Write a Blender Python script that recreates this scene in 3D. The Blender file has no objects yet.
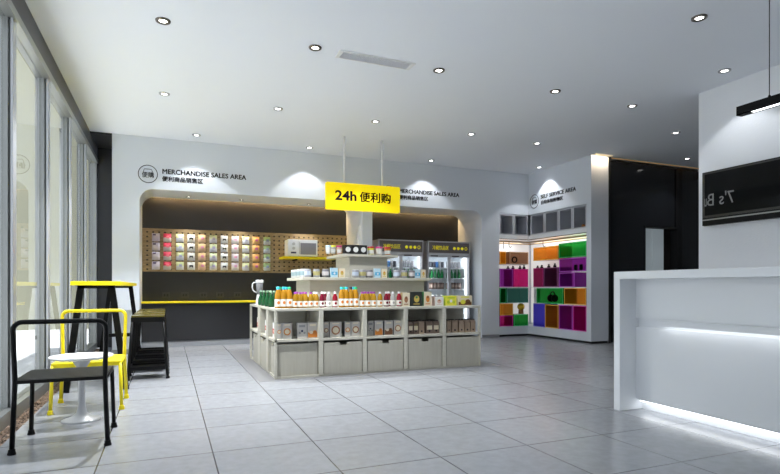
import bpy, bmesh, math, random
from mathutils import Vector, Matrix
random.seed(7)
D = bpy.data
SC = bpy.context.scene
COL = SC.collection
PI = math.pi

# ------------------------------------------------------------------ camera
F = 533.0
YAW = math.atan2(222, F)
cam_d = D.cameras.new('camera')
cam = D.objects.new('camera', cam_d)
COL.objects.link(cam)
cam.location = (0, 0, 1.0)
cam.rotation_euler = (PI / 2, 0, -YAW)
cam_d.sensor_width = 36.0
cam_d.lens = 36.0 * F / 780.0
cam_d.shift_y = 50.0 / 780.0
cam_d.clip_start = 0.05
SC.camera = cam

# ------------------------------------------------------------------ world, exposure
SC.view_settings.view_transform = 'Standard'
SC.view_settings.look = 'None'
SC.view_settings.gamma = 1.0
SC.view_settings.use_curve_mapping = False
SC.view_settings.exposure = 0.12
W = D.worlds.new('sky')
SC.world = W
W.use_nodes = True
wb = W.node_tree.nodes['Background']
wb.inputs[0].default_value = (0.80, 0.87, 0.97, 1)
wb.inputs[1].default_value = 1.5
sun_d = D.lights.new('sun', 'SUN'); sun_d.energy = 12.0; sun_d.color = (.97,.98,1); sun_d.angle = math.radians(2)  # sun added outside; its bounce off the paving brightens the ceiling
sun = D.objects.new('sun', sun_d); COL.objects.link(sun)
sun.rotation_euler = Vector((-.25, .35, -1)).to_track_quat('-Z', 'Y').to_euler()

DOWN_W = 60.0       # ceiling downlights
NICHE_W = 62.0      # downlights under the niche soffits
COVE_W = 42.0        # warm strips behind the niche lintels
FRIDGE_W = 2.4
LED_W = .8         # counter toe light
LEDGE_W = .9
RECESS_W = 6.0      # strip under the white shelf of the coloured cubes
PENDANT_W = 5.0

# ------------------------------------------------------------------ helpers
_s, _c = math.sin(YAW), math.cos(YAW)
def XU(u, Y):       # x of the view line through column u on the plane y = Y
    d = u - 390
    return Y * (_s * F + _c * d) / (_c * F - _s * d)
def YU(u, X):       # y of the view line through column u on the plane x = X
    d = u - 390
    return X * (_c * F - _s * d) / (_s * F + _c * d)
def ZV(u, v, Y):
    return 1 + (287 - v) * Y / (_c * F - _s * (u - 390))

class MB:
    def __init__(self):
        self.v, self.f, self.m, self.s = [], [], [], []
    def add(self, vs, fs, m=0, smooth=False):
        b = len(self.v)
        self.v += [tuple(x) for x in vs]
        for f in fs:
            self.f.append([b + i for i in f]); self.m.append(m); self.s.append(smooth)
        return self
    def box(self, x0, x1, y0, y1, z0, z1, m=0, front=None, rot=None, piv=None):
        vs = [(x0,y0,z0),(x1,y0,z0),(x1,y1,z0),(x0,y1,z0),(x0,y0,z1),(x1,y0,z1),(x1,y1,z1),(x0,y1,z1)]
        if rot is not None:
            p = Vector(piv or ((x0+x1)/2, (y0+y1)/2, (z0+z1)/2))
            vs = [tuple(rot @ (Vector(q) - p) + p) for q in vs]
        fs = [(0,3,2,1),(4,5,6,7),(0,1,5,4),(1,2,6,5),(2,3,7,6),(3,0,4,7)]
        b = len(self.v); self.v += vs
        for i, f in enumerate(fs):
            self.f.append([b + k for k in f]); self.s.append(False)
            self.m.append(front if (front is not None and i == 2) else m)
        return self
    def lathe(self, prof, c=(0,0,0), n=20, m=0, caps=True):
        vs, fs = [], []
        for r, z in prof:
            for k in range(n):
                a = 2*PI*k/n
                vs.append((c[0] + r*math.cos(a), c[1] + r*math.sin(a), c[2] + z))
        for i in range(len(prof)-1):
            for k in range(n):
                k2 = (k+1) % n
                fs.append((i*n+k, i*n+k2, (i+1)*n+k2, (i+1)*n+k))
        self.add(vs, fs, m, True)
        if caps:
            b = len(self.v) - len(vs)
            self.f.append([b + k for k in range(n-1, -1, -1)]); self.m.append(m); self.s.append(False)
            self.f.append([b + (len(prof)-1)*n + k for k in range(n)]); self.m.append(m); self.s.append(False)
        return self
    def tube(self, pts, r, n=10, m=0, closed=False, rr=None):
        P = [Vector(p) for p in pts]
        N = len(P)
        vs, fs = [], []
        up = None
        for i, p in enumerate(P):
            a = P[i-1] if (i > 0 or closed) else p
            b = P[(i+1) % N] if (i < N-1 or closed) else p
            t = (b - a).normalized()
            if up is None:
                up = Vector((0,0,1)) if abs(t.z) < .9 else Vector((1,0,0))
            up = (up - t * up.dot(t))
            if up.length < 1e-6: up = t.orthogonal()
            up.normalize()
            w = t.cross(up)
            ri = rr[i] if rr else r
            for k in range(n):
                an = 2*PI*k/n
                vs.append(p + up*(ri*math.cos(an)) + w*(ri*math.sin(an)))
        for i in range(N if closed else N-1):
            j = (i+1) % N
            for k in range(n):
                k2 = (k+1) % n
                fs.append((i*n+k, i*n+k2, j*n+k2, j*n+k))
        self.add(vs, fs, m, True)
        if not closed:
            b = len(self.v) - len(vs)
            self.f.append([b+k for k in range(n-1,-1,-1)]); self.m.append(m); self.s.append(False)
            self.f.append([b+(N-1)*n+k for k in range(n)]); self.m.append(m); self.s.append(False)
        return self
    def prism(self, poly, y0, y1, m=0, plane='xz'):
        n = len(poly)
        def P(a, b, y): return (a, y, b) if plane == 'xz' else ((y, a, b) if plane == 'yz' else (a, b, y))
        vs = [P(a, b, y0) for a, b in poly] + [P(a, b, y1) for a, b in poly]
        fs = [tuple(range(n)), tuple(range(2*n-1, n-1, -1))]
        fs += [((i+1) % n, i, n+i, n+(i+1) % n) for i in range(n)]
        return self.add(vs, fs, m)
    def build(self, name, mats, parent=None, loc=None, bevel=0.0):
        me = D.meshes.new(name)
        me.from_pydata([tuple(p) for p in self.v], [], self.f)
        if not isinstance(mats, (list, tuple)): mats = [mats]
        for mt in mats: me.materials.append(mt)
        me.polygons.foreach_set('material_index', self.m)
        me.polygons.foreach_set('use_smooth', self.s)
        bm = bmesh.new(); bm.from_mesh(me)
        bmesh.ops.recalc_face_normals(bm, faces=bm.faces)
        bm.to_mesh(me); bm.free()
        me.update()
        o = D.objects.new(name, me); COL.objects.link(o)
        if parent: o.parent = parent
        if loc: o.location = loc
        if bevel:
            b = o.modifiers.new('bevel', 'BEVEL'); b.width = bevel; b.segments = 2; b.limit_method = 'ANGLE'
        return o

def tag(o, label=None, cat=None, group=None, kind=None):
    if label: o['label'] = label
    if cat: o['category'] = cat
    if group: o['group'] = group
    if kind: o['kind'] = kind
    return o
def thing(name, label, cat, loc=(0,0,0), rz=0, group=None):
    o = D.objects.new(name, None); COL.objects.link(o)
    o.empty_display_size = .05
    o.location = loc; o.rotation_euler = (0, 0, rz)
    return tag(o, label, cat, group)
def struct(o): o['kind'] = 'structure'; return o
def copy_tree(o, parent=None):
    c = o.copy(); COL.objects.link(c)
    if parent: c.parent = parent
    for ch in list(o.children): copy_tree(ch, c)
    return c
ORD = ['first','second','third','fourth','fifth','sixth','seventh','eighth','ninth','tenth','eleventh','twelfth']

# ------------------------------------------------------------------ materials
def mat(name, col, rough=.5, metal=0, spec=.5, emit=None, es=0, trans=0, ior=1.45, coat=0, alpha=1):
    m = D.materials.new(name); m.use_nodes = True
    b = m.node_tree.nodes['Principled BSDF']
    b.inputs['Base Color'].default_value = (*col, 1)
    b.inputs['Roughness'].default_value = rough
    b.inputs['Metallic'].default_value = metal
    b.inputs['Specular IOR Level'].default_value = spec
    b.inputs['Transmission Weight'].default_value = trans
    b.inputs['IOR'].default_value = ior
    b.inputs['Coat Weight'].default_value = coat
    b.inputs['Alpha'].default_value = alpha
    if emit:
        b.inputs['Emission Color'].default_value = (*emit, 1)
        b.inputs['Emission Strength'].default_value = es
    return m
def nodes(m): return m.node_tree.nodes, m.node_tree.links, m.node_tree.nodes['Principled BSDF']
def noise_col(m, c1, c2, scale, detail=4, stretch=(1,1,1), lo=.35, hi=.65):
    n, l, b = nodes(m)
    tc = n.new('ShaderNodeTexCoord'); mp = n.new('ShaderNodeMapping'); mp.inputs['Scale'].default_value = stretch
    no = n.new('ShaderNodeTexNoise'); no.inputs['Scale'].default_value = scale; no.inputs['Detail'].default_value = detail
    cr = n.new('ShaderNodeValToRGB')
    cr.color_ramp.elements[0].color = (*c1, 1); cr.color_ramp.elements[1].color = (*c2, 1)
    cr.color_ramp.elements[0].position = lo; cr.color_ramp.elements[1].position = hi
    l.new(tc.outputs['Object'], mp.inputs[0]); l.new(mp.outputs[0], no.inputs['Vector'])
    l.new(no.outputs['Fac'], cr.inputs[0]); l.new(cr.outputs[0], b.inputs['Base Color'])
    return no
def bump(m, scale, strength, dist=.002):
    n, l, b = nodes(m)
    tc = n.new('ShaderNodeTexCoord'); no = n.new('ShaderNodeTexNoise'); no.inputs['Scale'].default_value = scale
    bp = n.new('ShaderNodeBump'); bp.inputs['Strength'].default_value = strength; bp.inputs['Distance'].default_value = dist
    l.new(tc.outputs['Object'], no.inputs['Vector']); l.new(no.outputs['Fac'], bp.inputs['Height']); l.new(bp.outputs[0], b.inputs['Normal'])

M = {}
M['white'] = mat('white_paint', (.70,.735,.785), .6); bump(M['white'], 60, .05)
M['ceiling'] = mat('ceiling_paint', (.83,.86,.91), .8)
M['paper'] = mat('wall_paper', (.76,.78,.81), .6); bump(M['paper'], 55, .5, .004)
M['dark_panel'] = mat('charcoal_laminate', (.022,.022,.024), .35)
M['black_gloss'] = mat('black_glass_panel', (.012,.013,.016), .12, spec=.6)
M['black'] = mat('black_metal', (.003,.003,.0035), .42, spec=.2)
M['black_matt'] = mat('black_matt', (.008,.008,.009), .6)
M['yellow'] = mat('yellow_lacquer', (.86,.70,.008), .35)
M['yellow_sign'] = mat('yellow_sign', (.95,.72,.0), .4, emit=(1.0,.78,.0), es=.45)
M['grey_skirt'] = mat('grey_skirting', (.30,.31,.33), .4)
M['silver'] = mat('brushed_aluminium', (.33,.34,.33), .35, metal=.8); bump(M['silver'], 30, .05)
M['dark_metal'] = mat('dark_anodised_beam', (.10,.10,.115), .5, metal=.3)
M['island'] = mat('pale_grey_oak', (.5,.5,.44), .5)
noise_col(M['island'], (.455,.435,.365), (.49,.472,.40), 5, 6, (1,1,9))
M['bin'] = mat('pale_oak_bin', (.5,.5,.44), .55)
noise_col(M['bin'], (.37,.352,.295), (.40,.382,.32), 4, 6, (9,1,1))
M['counter'] = mat('white_solid_surface', (.78,.80,.82), .3)
M['white_gloss'] = mat('white_gloss', (.82,.83,.84), .2)
M['white_plain'] = mat('white_plastic', (.78,.78,.78), .4)
M['led_white'] = mat('led_white', (1,1,1), .5, emit=(.93,.97,1), es=4)
M['led_soft'] = mat('led_soft', (1,1,1), .5, emit=(.95,.98,1), es=1.3)
M['led_warm'] = mat('led_warm', (1,.8,.5), .5, emit=(1,.66,.28), es=2.2)
M['lamp'] = mat('lamp_face', (1,1,1), .5, emit=(1,.97,.92), es=14)
M['ring_bronze'] = mat('ring_bronze', (.16,.14,.12), .35, metal=.8)
M['ring_chrome'] = mat('ring_nickel', (.42,.42,.43), .3, metal=.8)
M['letter'] = mat('letter_grey', (.018,.015,.018), .8, spec=.05)
M['letter_sign'] = mat('letter_plum', (.02,.014,.024), .8, spec=.05)
M['letter_yellow'] = mat('letter_yellow', (.75,.65,.02), .5, emit=(1,.85,.02), es=.25)
M['letter_reflection'] = mat('reflection_grey', (.22,.22,.22), .5)
M['fridge_grey'] = mat('fridge_header', (.12,.105,.11), .45)
M['fridge_white'] = mat('fridge_body', (.50,.50,.53), .35)
M['fridge_in'] = mat('fridge_liner', (.82,.85,.88), .4)
M['wood_dark'] = mat('dark_wood', (.03,.024,.022), .35)
M['frost'] = mat('frosted_glass', (.50,.56,.58), .35, emit=(.8,.93,1), es=.14)  # faint emission added so the door leaf looks lit; no lamp behind
M['tan_wood'] = mat('tan_wood', (.50,.36,.19), .5)
M['screen'] = mat('tv_screen', (.006,.0065,.007), .10, spec=.1)
M['bezel'] = mat('tv_bezel', (.03,.029,.027), .3)
M['microwave'] = mat('microwave_shell', (.82,.85,.90), .35)
M['mw_window'] = mat('microwave_window', (.24,.24,.30), .25)
M['knob'] = mat('knob_grey', (.55,.56,.6), .35)
M['case_frame'] = mat('case_frame', (.62,.63,.66), .35, metal=.3)
M['post_dark'] = mat('post_dark', (.12,.13,.12), .45, metal=.3)
M['post_light'] = mat('post_light', (.52,.53,.55), .35, metal=.6)
M['floor_dark'] = mat('dark_floor_grey', (.2,.2,.21), .3)

def make_glass(name, tint, f0=1.0, ior=1.5, rough=0.0):
    m = D.materials.new(name); m.use_nodes = True
    n, l = m.node_tree.nodes, m.node_tree.links
    n.clear()
    o = n.new('ShaderNodeOutputMaterial'); mx = n.new('ShaderNodeMixShader')
    t = n.new('ShaderNodeBsdfTransparent'); t.inputs[0].default_value = (*tint, 1)
    g = n.new('ShaderNodeBsdfGlossy'); g.inputs['Roughness'].default_value = rough
    fr = n.new('ShaderNodeFresnel'); fr.inputs[0].default_value = ior
    if f0 != 1.0:
        mu = n.new('ShaderNodeMath'); mu.operation = 'MULTIPLY'; mu.inputs[1].default_value = f0; mu.use_clamp = True
        l.new(fr.outputs[0], mu.inputs[0]); l.new(mu.outputs[0], mx.inputs[0])
    else: l.new(fr.outputs[0], mx.inputs[0])
    l.new(t.outputs[0], mx.inputs[1]); l.new(g.outputs[0], mx.inputs[2])
    ge = n.new('ShaderNodeNewGeometry'); m2 = n.new('ShaderNodeMixShader'); t2 = n.new('ShaderNodeBsdfTransparent')
    l.new(ge.outputs['Backfacing'], m2.inputs[0]); l.new(mx.outputs[0], m2.inputs[1]); l.new(t2.outputs[0], m2.inputs[2])
    l.new(m2.outputs[0], o.inputs[0])
    return m
M['glass'] = make_glass('window_glass', (.91,.92,.90), ior=1.75)
M['door_glass'] = make_glass('door_glass', (.95,.97,.98), .6)
M['case_glass'] = make_glass('case_glass', (.86,.87,.90), .8)

def acrylic(name, col, dens=.55):
    m = D.materials.new(name); m.use_nodes = True
    n, l = m.node_tree.nodes, m.node_tree.links
    n.clear()
    o = n.new('ShaderNodeOutputMaterial')
    t = n.new('ShaderNodeBsdfTransparent'); t.inputs[0].default_value = (*[.25 + .75*min(1, c*1.1) for c in col], 1)
    d = n.new('ShaderNodeBsdfDiffuse'); d.inputs[0].default_value = (*col, 1)
    tr = n.new('ShaderNodeBsdfTranslucent'); tr.inputs[0].default_value = (*col, 1)
    a = n.new('ShaderNodeMixShader'); a.inputs[0].default_value = .5
    l.new(d.outputs[0], a.inputs[1]); l.new(tr.outputs[0], a.inputs[2])
    b = n.new('ShaderNodeMixShader'); b.inputs[0].default_value = dens
    l.new(t.outputs[0], b.inputs[1]); l.new(a.outputs[0], b.inputs[2])
    g = n.new('ShaderNodeBsdfGlossy'); g.inputs['Roughness'].default_value = .08
    fr = n.new('ShaderNodeFresnel'); fr.inputs[0].default_value = 1.3
    e = n.new('ShaderNodeMixShader')
    l.new(fr.outputs[0], e.inputs[0]); l.new(b.outputs[0], e.inputs[1]); l.new(g.outputs[0], e.inputs[2])
    ge = n.new('ShaderNodeNewGeometry'); m2 = n.new('ShaderNodeMixShader')
    l.new(ge.outputs['Backfacing'], m2.inputs[0]); l.new(e.outputs[0], m2.inputs[1]); l.new(b.outputs[0], m2.inputs[2])
    l.new(m2.outputs[0], o.inputs[0])
    return m
AC = {
 'green': acrylic('acrylic_green', (.02,.52,.10), .5),
 'orange': acrylic('acrylic_orange', (.80,.42,.03), .5),
 'magenta': acrylic('acrylic_magenta', (.78,.02,.38), .5),
 'purple': acrylic('acrylic_purple', (.52,.06,.58), .5),
 'wine': acrylic('acrylic_wine', (.50,.03,.22), .55),
 'plum': acrylic('acrylic_plum', (.30,.10,.24), .6),
 'blue': acrylic('acrylic_blue', (.15,.12,.75), .5),
 'teal': acrylic('acrylic_teal', (.07,.28,.24), .5),
 'brown': acrylic('acrylic_brown', (.45,.28,.17), .5),
}
RIM = {k: mat('acrylic_edge_' + k, c, .3) for k, c in {  # edge glow of lit acrylic put into lighter rim colours
 'green': (.04,.55,.16), 'orange': (.85,.48,.05), 'magenta': (.75,.03,.42), 'purple': (.52,.08,.62), 'wine': (.5,.03,.24),
 'plum': (.3,.1,.25), 'blue': (.18,.14,.75), 'teal': (.10,.34,.28), 'brown': (.5,.33,.2)}.items()}

# floor tiles
M['floor'] = mat('grey_floor_tile', (.2,.2,.2), .3)
n, l, b = nodes(M['floor'])
tc = n.new('ShaderNodeTexCoord'); mp = n.new('ShaderNodeMapping'); mp.inputs['Location'].default_value = (-.25, -2.172, 0)
br = n.new('ShaderNodeTexBrick'); br.offset = 0; br.squash = 1
br.inputs['Scale'].default_value = 1; br.inputs['Brick Width'].default_value = .615; br.inputs['Row Height'].default_value = .607
br.inputs['Mortar Size'].default_value = .0045; br.inputs['Mortar Smooth'].default_value = .3; br.inputs['Bias'].default_value = 0
br.inputs['Color1'].default_value = (.275,.285,.305,1); br.inputs['Color2'].default_value = (.30,.31,.33,1); br.inputs['Mortar'].default_value = (.06,.06,.07,1)
no = n.new('ShaderNodeTexNoise'); no.inputs['Scale'].default_value = 14; no.inputs['Detail'].default_value = 8; no.inputs['Roughness'].default_value = .65
mr = n.new('ShaderNodeMapRange'); mr.inputs[1].default_value = .3; mr.inputs[2].default_value = .7; mr.inputs[3].default_value = .92; mr.inputs[4].default_value = 1.07
mx = n.new('ShaderNodeVectorMath'); mx.operation = 'SCALE'
l.new(tc.outputs['Object'], mp.inputs[0]); l.new(mp.outputs[0], br.inputs['Vector']); l.new(tc.outputs['Object'], no.inputs['Vector'])
l.new(no.outputs['Fac'], mr.inputs[0]); l.new(br.outputs['Color'], mx.inputs[0]); l.new(mr.outputs[0], mx.inputs['Scale']); l.new(mx.outputs[0], b.inputs['Base Color'])
rr = n.new('ShaderNodeMapRange'); rr.inputs[1].default_value = .3; rr.inputs[2].default_value = .7; rr.inputs[3].default_value = .20; rr.inputs[4].default_value = .27
l.new(no.outputs['Fac'], rr.inputs[0]); l.new(rr.outputs[0], b.inputs['Roughness'])
bp = n.new('ShaderNodeBump'); bp.inputs['Strength'].default_value = .03; bp.inputs['Distance'].default_value = .001
l.new(no.outputs['Fac'], bp.inputs['Height']); l.new(bp.outputs[0], b.inputs['Normal'])

# pegboard with rows of holes
M['peg'] = mat('pegboard_ply', (.5,.38,.2), .55)
n, l, b = nodes(M['peg'])
tc = n.new('ShaderNodeTexCoord'); sp = n.new('ShaderNodeSeparateXYZ'); l.new(tc.outputs['Object'], sp.inputs[0])
def frac(out, per):
    a = n.new('ShaderNodeMath'); a.operation = 'DIVIDE'; a.inputs[1].default_value = per; l.new(out, a.inputs[0])
    f = n.new('ShaderNodeMath'); f.operation = 'FRACT'; l.new(a.outputs[0], f.inputs[0])
    s = n.new('ShaderNodeMath'); s.operation = 'SUBTRACT'; s.inputs[1].default_value = .5; l.new(f.outputs[0], s.inputs[0])
    p = n.new('ShaderNodeMath'); p.operation = 'POWER'; p.inputs[1].default_value = 2
    ab = n.new('ShaderNodeMath'); ab.operation = 'ABSOLUTE'; l.new(s.outputs[0], ab.inputs[0]); l.new(ab.outputs[0], p.inputs[0])
    return p
px, pz = frac(sp.outputs['X'], .093), frac(sp.outputs['Z'], .079)
ad = n.new('ShaderNodeMath'); ad.operation = 'ADD'; l.new(px.outputs[0], ad.inputs[0]); l.new(pz.outputs[0], ad.inputs[1])
lt = n.new('ShaderNodeMath'); lt.operation = 'LESS_THAN'; lt.inputs[1].default_value = .034; l.new(ad.outputs[0], lt.inputs[0])
no = n.new('ShaderNodeTexNoise'); no.inputs['Scale'].default_value = 9; no.inputs['Detail'].default_value = 6
mp = n.new('ShaderNodeMapping'); mp.inputs['Scale'].default_value = (1,1,5); l.new(tc.outputs['Object'], mp.inputs[0]); l.new(mp.outputs[0], no.inputs['Vector'])
cr = n.new('ShaderNodeValToRGB'); cr.color_ramp.elements[0].color = (.25,.175,.085,1); cr.color_ramp.elements[1].color = (.38,.28,.15,1)
cr.color_ramp.elements[0].position = .35; cr.color_ramp.elements[1].position = .65; l.new(no.outputs['Fac'], cr.inputs[0])
mc = n.new('ShaderNodeMix'); mc.data_type = 'RGBA'; l.new(lt.outputs[0], mc.inputs['Factor']); l.new(cr.outputs[0], mc.inputs['A']); mc.inputs['B'].default_value = (.03,.02,.012,1)
l.new(mc.outputs['Result'], b.inputs['Base Color'])

M['gravel'] = mat('brown_gravel', (.12,.09,.07), .9)
noise_col(M['gravel'], (.02,.014,.01), (.30,.21,.15), 45, 3)
M['paving'] = mat('pale_paving', (.58,.59,.60), .8)
M['outside_wall'] = mat('pale_render', (.24,.24,.18), .9)

def text_mesh(name, body, size, m, parent=None, loc=(0,0,0), rot=(PI/2,0,0), align='LEFT', weight=0.0, width=None, mirror=False, depth=.002, valign='CENTER', bold=0.0):
    cu = D.curves.new(name, 'FONT'); cu.body = body; cu.size = size; cu.extrude = depth; cu.offset = weight
    cu.align_x = align; cu.align_y = valign; cu.resolution_u = 3
    t = D.objects.new('tmp', cu); COL.objects.link(t)
    dg = bpy.context.evaluated_depsgraph_get(); dg.update()
    me = D.meshes.new_from_object(t.evaluated_get(dg))
    D.objects.remove(t); me.name = name
    me.materials.clear(); me.materials.append(m)
    if bold:
        bm = bmesh.new()
        for dx, dz in ((-bold,0),(bold,0),(0,bold*.7),(0,-bold*.7)):
            q = me.copy()
            for v in q.vertices: v.co.x += dx; v.co.y += dz
            bm.from_mesh(q); D.meshes.remove(q)
        bm.to_mesh(me); bm.free()
    xs = [v.co.x for v in me.vertices]
    k = (width / (max(xs) - min(xs))) if width else 1.0
    for v in me.vertices:
        v.co.x *= k * (-1 if mirror else 1)
    if mirror: me.flip_normals()
    o = D.objects.new(name, me); COL.objects.link(o)
    o.location = loc; o.rotation_euler = rot
    if parent: o.parent = parent
    return o
def light(name, typ, loc, energy, col=(1,1,1), parent=None, rot=(0,0,0), **k):
    L = D.lights.new(name, typ); L.energy = energy; L.color = col
    for a, v in k.items(): setattr(L, a, v)
    o = D.objects.new(name, L); COL.objects.link(o); o.location = loc; o.rotation_euler = rot
    if parent: o.parent = parent
    return o

# ------------------------------------------------------------------ room shell
H = 3.32; YB = 9.04; YN = 9.97; XR = 6.86; YE = 7.28; XE = 7.256; XTV = 5.88; YTV = 4.48; YF = -1.5; XFAR = 10.6
struct(MB().box(-.97, XFAR, YF, YN, -.1, 0).build('floor', M['floor']))
struct(MB().box(-1.2, XFAR, YF, YN, H, H+.1).build('ceiling', M['ceiling']))
def arch(x0, x1, zt, r):
    pts = [(x0, 0)]
    for k in range(9):
        a = PI - k*PI/16
        pts.append((x0 + r + r*math.cos(a), zt - r + r*math.sin(a)))
    for k in range(9):
        a = PI/2 - k*PI/16
        pts.append((x1 - r + r*math.cos(a), zt - r + r*math.sin(a)))
    pts.append((x1, 0))
    return pts
poly = [(-.78, 0)] + arch(-.405, 3.224, 2.52, .2) + arch(3.418, 5.73, 2.50, .2) + [(6.145, 0), (6.145, H), (-.78, H)]
wbk = MB().prism(poly, YB, 9.86)
wbk.box(-.78,-.405,9.86,YN,0,H).box(3.224,3.418,9.86,YN,0,H).box(5.73,6.145,9.86,YN,0,H).box(-.405,5.73,9.86,YN,2.62,H)
struct(wbk.build('wall_back', M['white']))
struct(MB().box(-1.2, 6.2, YN, YN+.05, 0, H).build('wall_recess', M['dark_panel']))
# dark return beside the glazing; its dark ceiling sheet stands in for shadow
struct(MB().box(-1.1, -.78, YN-.03, YN, 0, H).box(-1.1, -.78, YB, YN, H-.03, H-.001).build('wall_left', M['dark_panel']))
# recess for the coloured cubes, wrapping the corner
rec = MB()
rec.box(6.145, XE, YB, 9.5, 2.48, H).box(XR, XE, YE, YB, 2.48, H)
rec.box(6.145, XE, YB, 9.5, 0.04, .2).box(XR, XE, YE, YB, 0.04, .2)
rec.box(XR, XE, YE, 7.395, .2, 2.48)
rec.box(6.145, 7.3, 9.5, 9.55, 0, H).box(XE, 7.3, YE, 9.5, 0, H)
struct(rec.build('wall_right', M['white']))
struct(MB().box(6.145, 6.87, YB+.015, 9.4, 0, .04).box(XR+.015, XE-.01, YE+.015, YB+.03, 0, .04).build('baseboard_right', M['black_matt']))
struct(MB().box(-.79, -.41, YB-.004, YB-.001, 0, .05).box(5.74, 6.14, YB-.004, YB-.001, 0, .05).build('baseboard_back', M['grey_skirt']))
# black glossy wall with doorway
Zp = 3.27
bw = MB()
bw.box(7.3, 8.21, 7.33, 7.45, 0, Zp).box(8.21, 8.995, 7.33, 7.45, 2.14, Zp).box(9.13, XFAR, 7.36, 7.45, 0, Zp)
struct(bw.build('wall_dark', M['black_gloss']))
struct(MB().box(XE, 7.30, 7.27, 7.5, 0, H).box(8.995, 9.13, 7.30, 7.5, 0, Zp).box(8.19, 8.995, 7.30, 7.5, 2.11, 2.14).build('trim_1', M['black_matt']))
dr = struct(MB().box(8.815, 8.995, 7.46, 7.49, 0, 2.11).build('door_1', M['wood_dark']))
MB().box(8.22, 8.515, 7.455, 7.48, 0, 2.11).box(8.523, 8.815, 7.455, 7.48, 0, 2.11).build('glass_leaf', M['frost'], dr)
struct(MB().box(7.3, XFAR, 7.5, 7.55, 0, H).build('wall_corridor', M['wood_dark']))
struct(MB().box(XTV, XTV+.2, YF, YTV, 0, H).build('wall_reception', M['paper']))
struct(MB().box(XFAR, XFAR+.05, YF, 7.5, 0, H).build('wall_far', M['white']))
struct(MB().box(-1.2, XFAR, YF-.05, YF, 0, H).build('wall_front', M['white']))

# glazed facade on the left
struct(MB().box(-1.2, -1.07, YF, YN, 3.10, H).build('trim_2', M['dark_metal']))
struct(MB().box(-1.18, -1.06, YF, YN, 3.03, 3.10).build('trim_3', M['silver']))
struct(MB().box(-1.18, -1.075, YF, YN, -.1, .09).build('trim_4', M['silver']))
gr = MB().box(-1.075, -.97, YF, YN, -.1, -.012).build('gravel_bed', M['gravel'])
gst = MB()
for i in range(1500):
    x, y, r = random.uniform(-1.07, -.98), random.uniform(3.2, 9.9), random.uniform(.006, .014)
    gst.add([(x+r,y,-.012),(x,y+r,-.012),(x-r,y,-.012),(x,y-r,-.012),(x+r*.2,y,-.012+r*.9)], [(0,1,4),(1,2,4),(2,3,4),(3,0,4)])
gst.build('pebbles', M['gravel'], gr)
tag(gr, 'strip of brown gravel along the foot of the glass wall', 'gravel', kind='stuff')
posts = [4.85 + 1.28*k for k in range(-5, 5)] + [9.93]
posts = [YF + .03] + [p for p in posts if YF + .2 < p]
for i, p in enumerate(posts[:-1]):
    q = posts[i+1]
    wdw = struct(MB().box(-1.135, -1.125, p, q, .09, 3.03).build('window_%d' % (i+1), M['glass']))
    mu = MB().box(-1.19, -1.108, p-.05, p+.05, .0, 3.05).build('mullion', M['silver'], wdw, bevel=.004)
    MB().box(-1.108, -1.094, p-.035, p+.035, .0, 3.05).build('groove', M['post_dark'], mu)
    MB().box(-1.094, -1.078, p-.05, p+.05, .0, 3.05).build('cover_cap', M['post_light'], mu, bevel=.003)
struct(MB().box(-1.19, -1.08, 9.88, 9.97, 0, 3.05).build('trim_5', M['silver']))
struct(MB().box(-9, -1.19, YF-6, YN+9, -.16, -.1).build('floor_outside', M['paving']))
struct(MB().box(-14, -1.3, 16, 16.3, -.16, 8).build('wall_outside', M['outside_wall']))

# ------------------------------------------------------------------ ceiling lights and vent
def downlight(x, y, z, label, group, ring, watts, r=.05, cone=98, blend=.3, col=(.94,.97,1)):
    t = thing('downlight', label, 'ceiling light', (x, y, z), 0, group)
    MB().lathe([(r*.62,-.003),(r*.72,-.012),(r*1.22,-.012),(r*1.26,-.001)], n=24, caps=False).build('trim_ring', ring, t)
    MB().lathe([(r*.66,-.006),(r*.3,-.0045),(.001,-.004)], n=20, caps=False).build('lamp_face', M['lamp'], t)
    light('lamp', 'SPOT', (0,0,-.02), watts, col, t, spot_size=math.radians(cone), spot_blend=blend, shadow_soft_size=.03)
    return t
DG = 'recessed ceiling downlights'
DL = [(-.04,5.04,'nearest to the glass wall, in front of the air vent','b'), (1.315,5.04,'just left of the slotted air vent','b'), (2.675,5.06,'just right of the slotted air vent','b'),
      (-.04,6.94,'above the bar table beside the glass wall','n'), (1.32,6.95,'in the row behind the vent, above the left of the island','n'), (2.68,6.96,'in the ceiling beside the hanging yellow sign rods','n'),
      (4.22,3.21,'largest one at the upper right, above the counter end','b'), (4.23,5.07,'in mid ceiling, second to the right of the vent','b'), (5.5,3.89,'beside the top edge of the reception wall','n'),
      (5.48,5.1,'third to the right of the air vent','n'), (4.24,6.98,'in the ceiling in front of the fridges','n'), (5.49,7.02,'in the ceiling before the cube display corner','n'),
      (7.04,5.74,'at the mouth of the dark corridor, nearer one','n'), (4.45,8.72,'close to the back wall above the fridge niche lettering','n'), (6.63,8.41,'in the corner above the coloured cubes','n'),
      (8.64,6.81,'deep in the dark corridor by the doorway','n'), (.4,8.63,'close to the back wall above the left lettering','n'), (2.17,8.69,'close to the back wall left of the yellow sign','n')]
for x, y, w, k in DL:
    e = DOWN_W
    e *= 7.0 if x < .2 else 3.2 if x < 1.5 else 1.2 if x < 3 else .28 if x < 6 else .25
    if y > 8: e = DOWN_W*(.55 if x < 3 else .5)
    downlight(x, y, H, ('bronze ringed round downlight ' if k == 'b' else 'pale ringed round downlight ') + w, DG, M['ring_bronze'] if k == 'b' else M['ring_chrome'], e)
for x, y, w in [(.32,9.56,'leftmost'), (1.18,9.56,'middle'), (2.38,9.56,'right-hand')]:
    downlight(x, y, 2.52, 'small downlight under the left niche soffit, %s one of three' % w, 'niche soffit downlights', M['ring_chrome'], NICHE_W, .035, 84, .5, (1,.98,.95))

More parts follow.
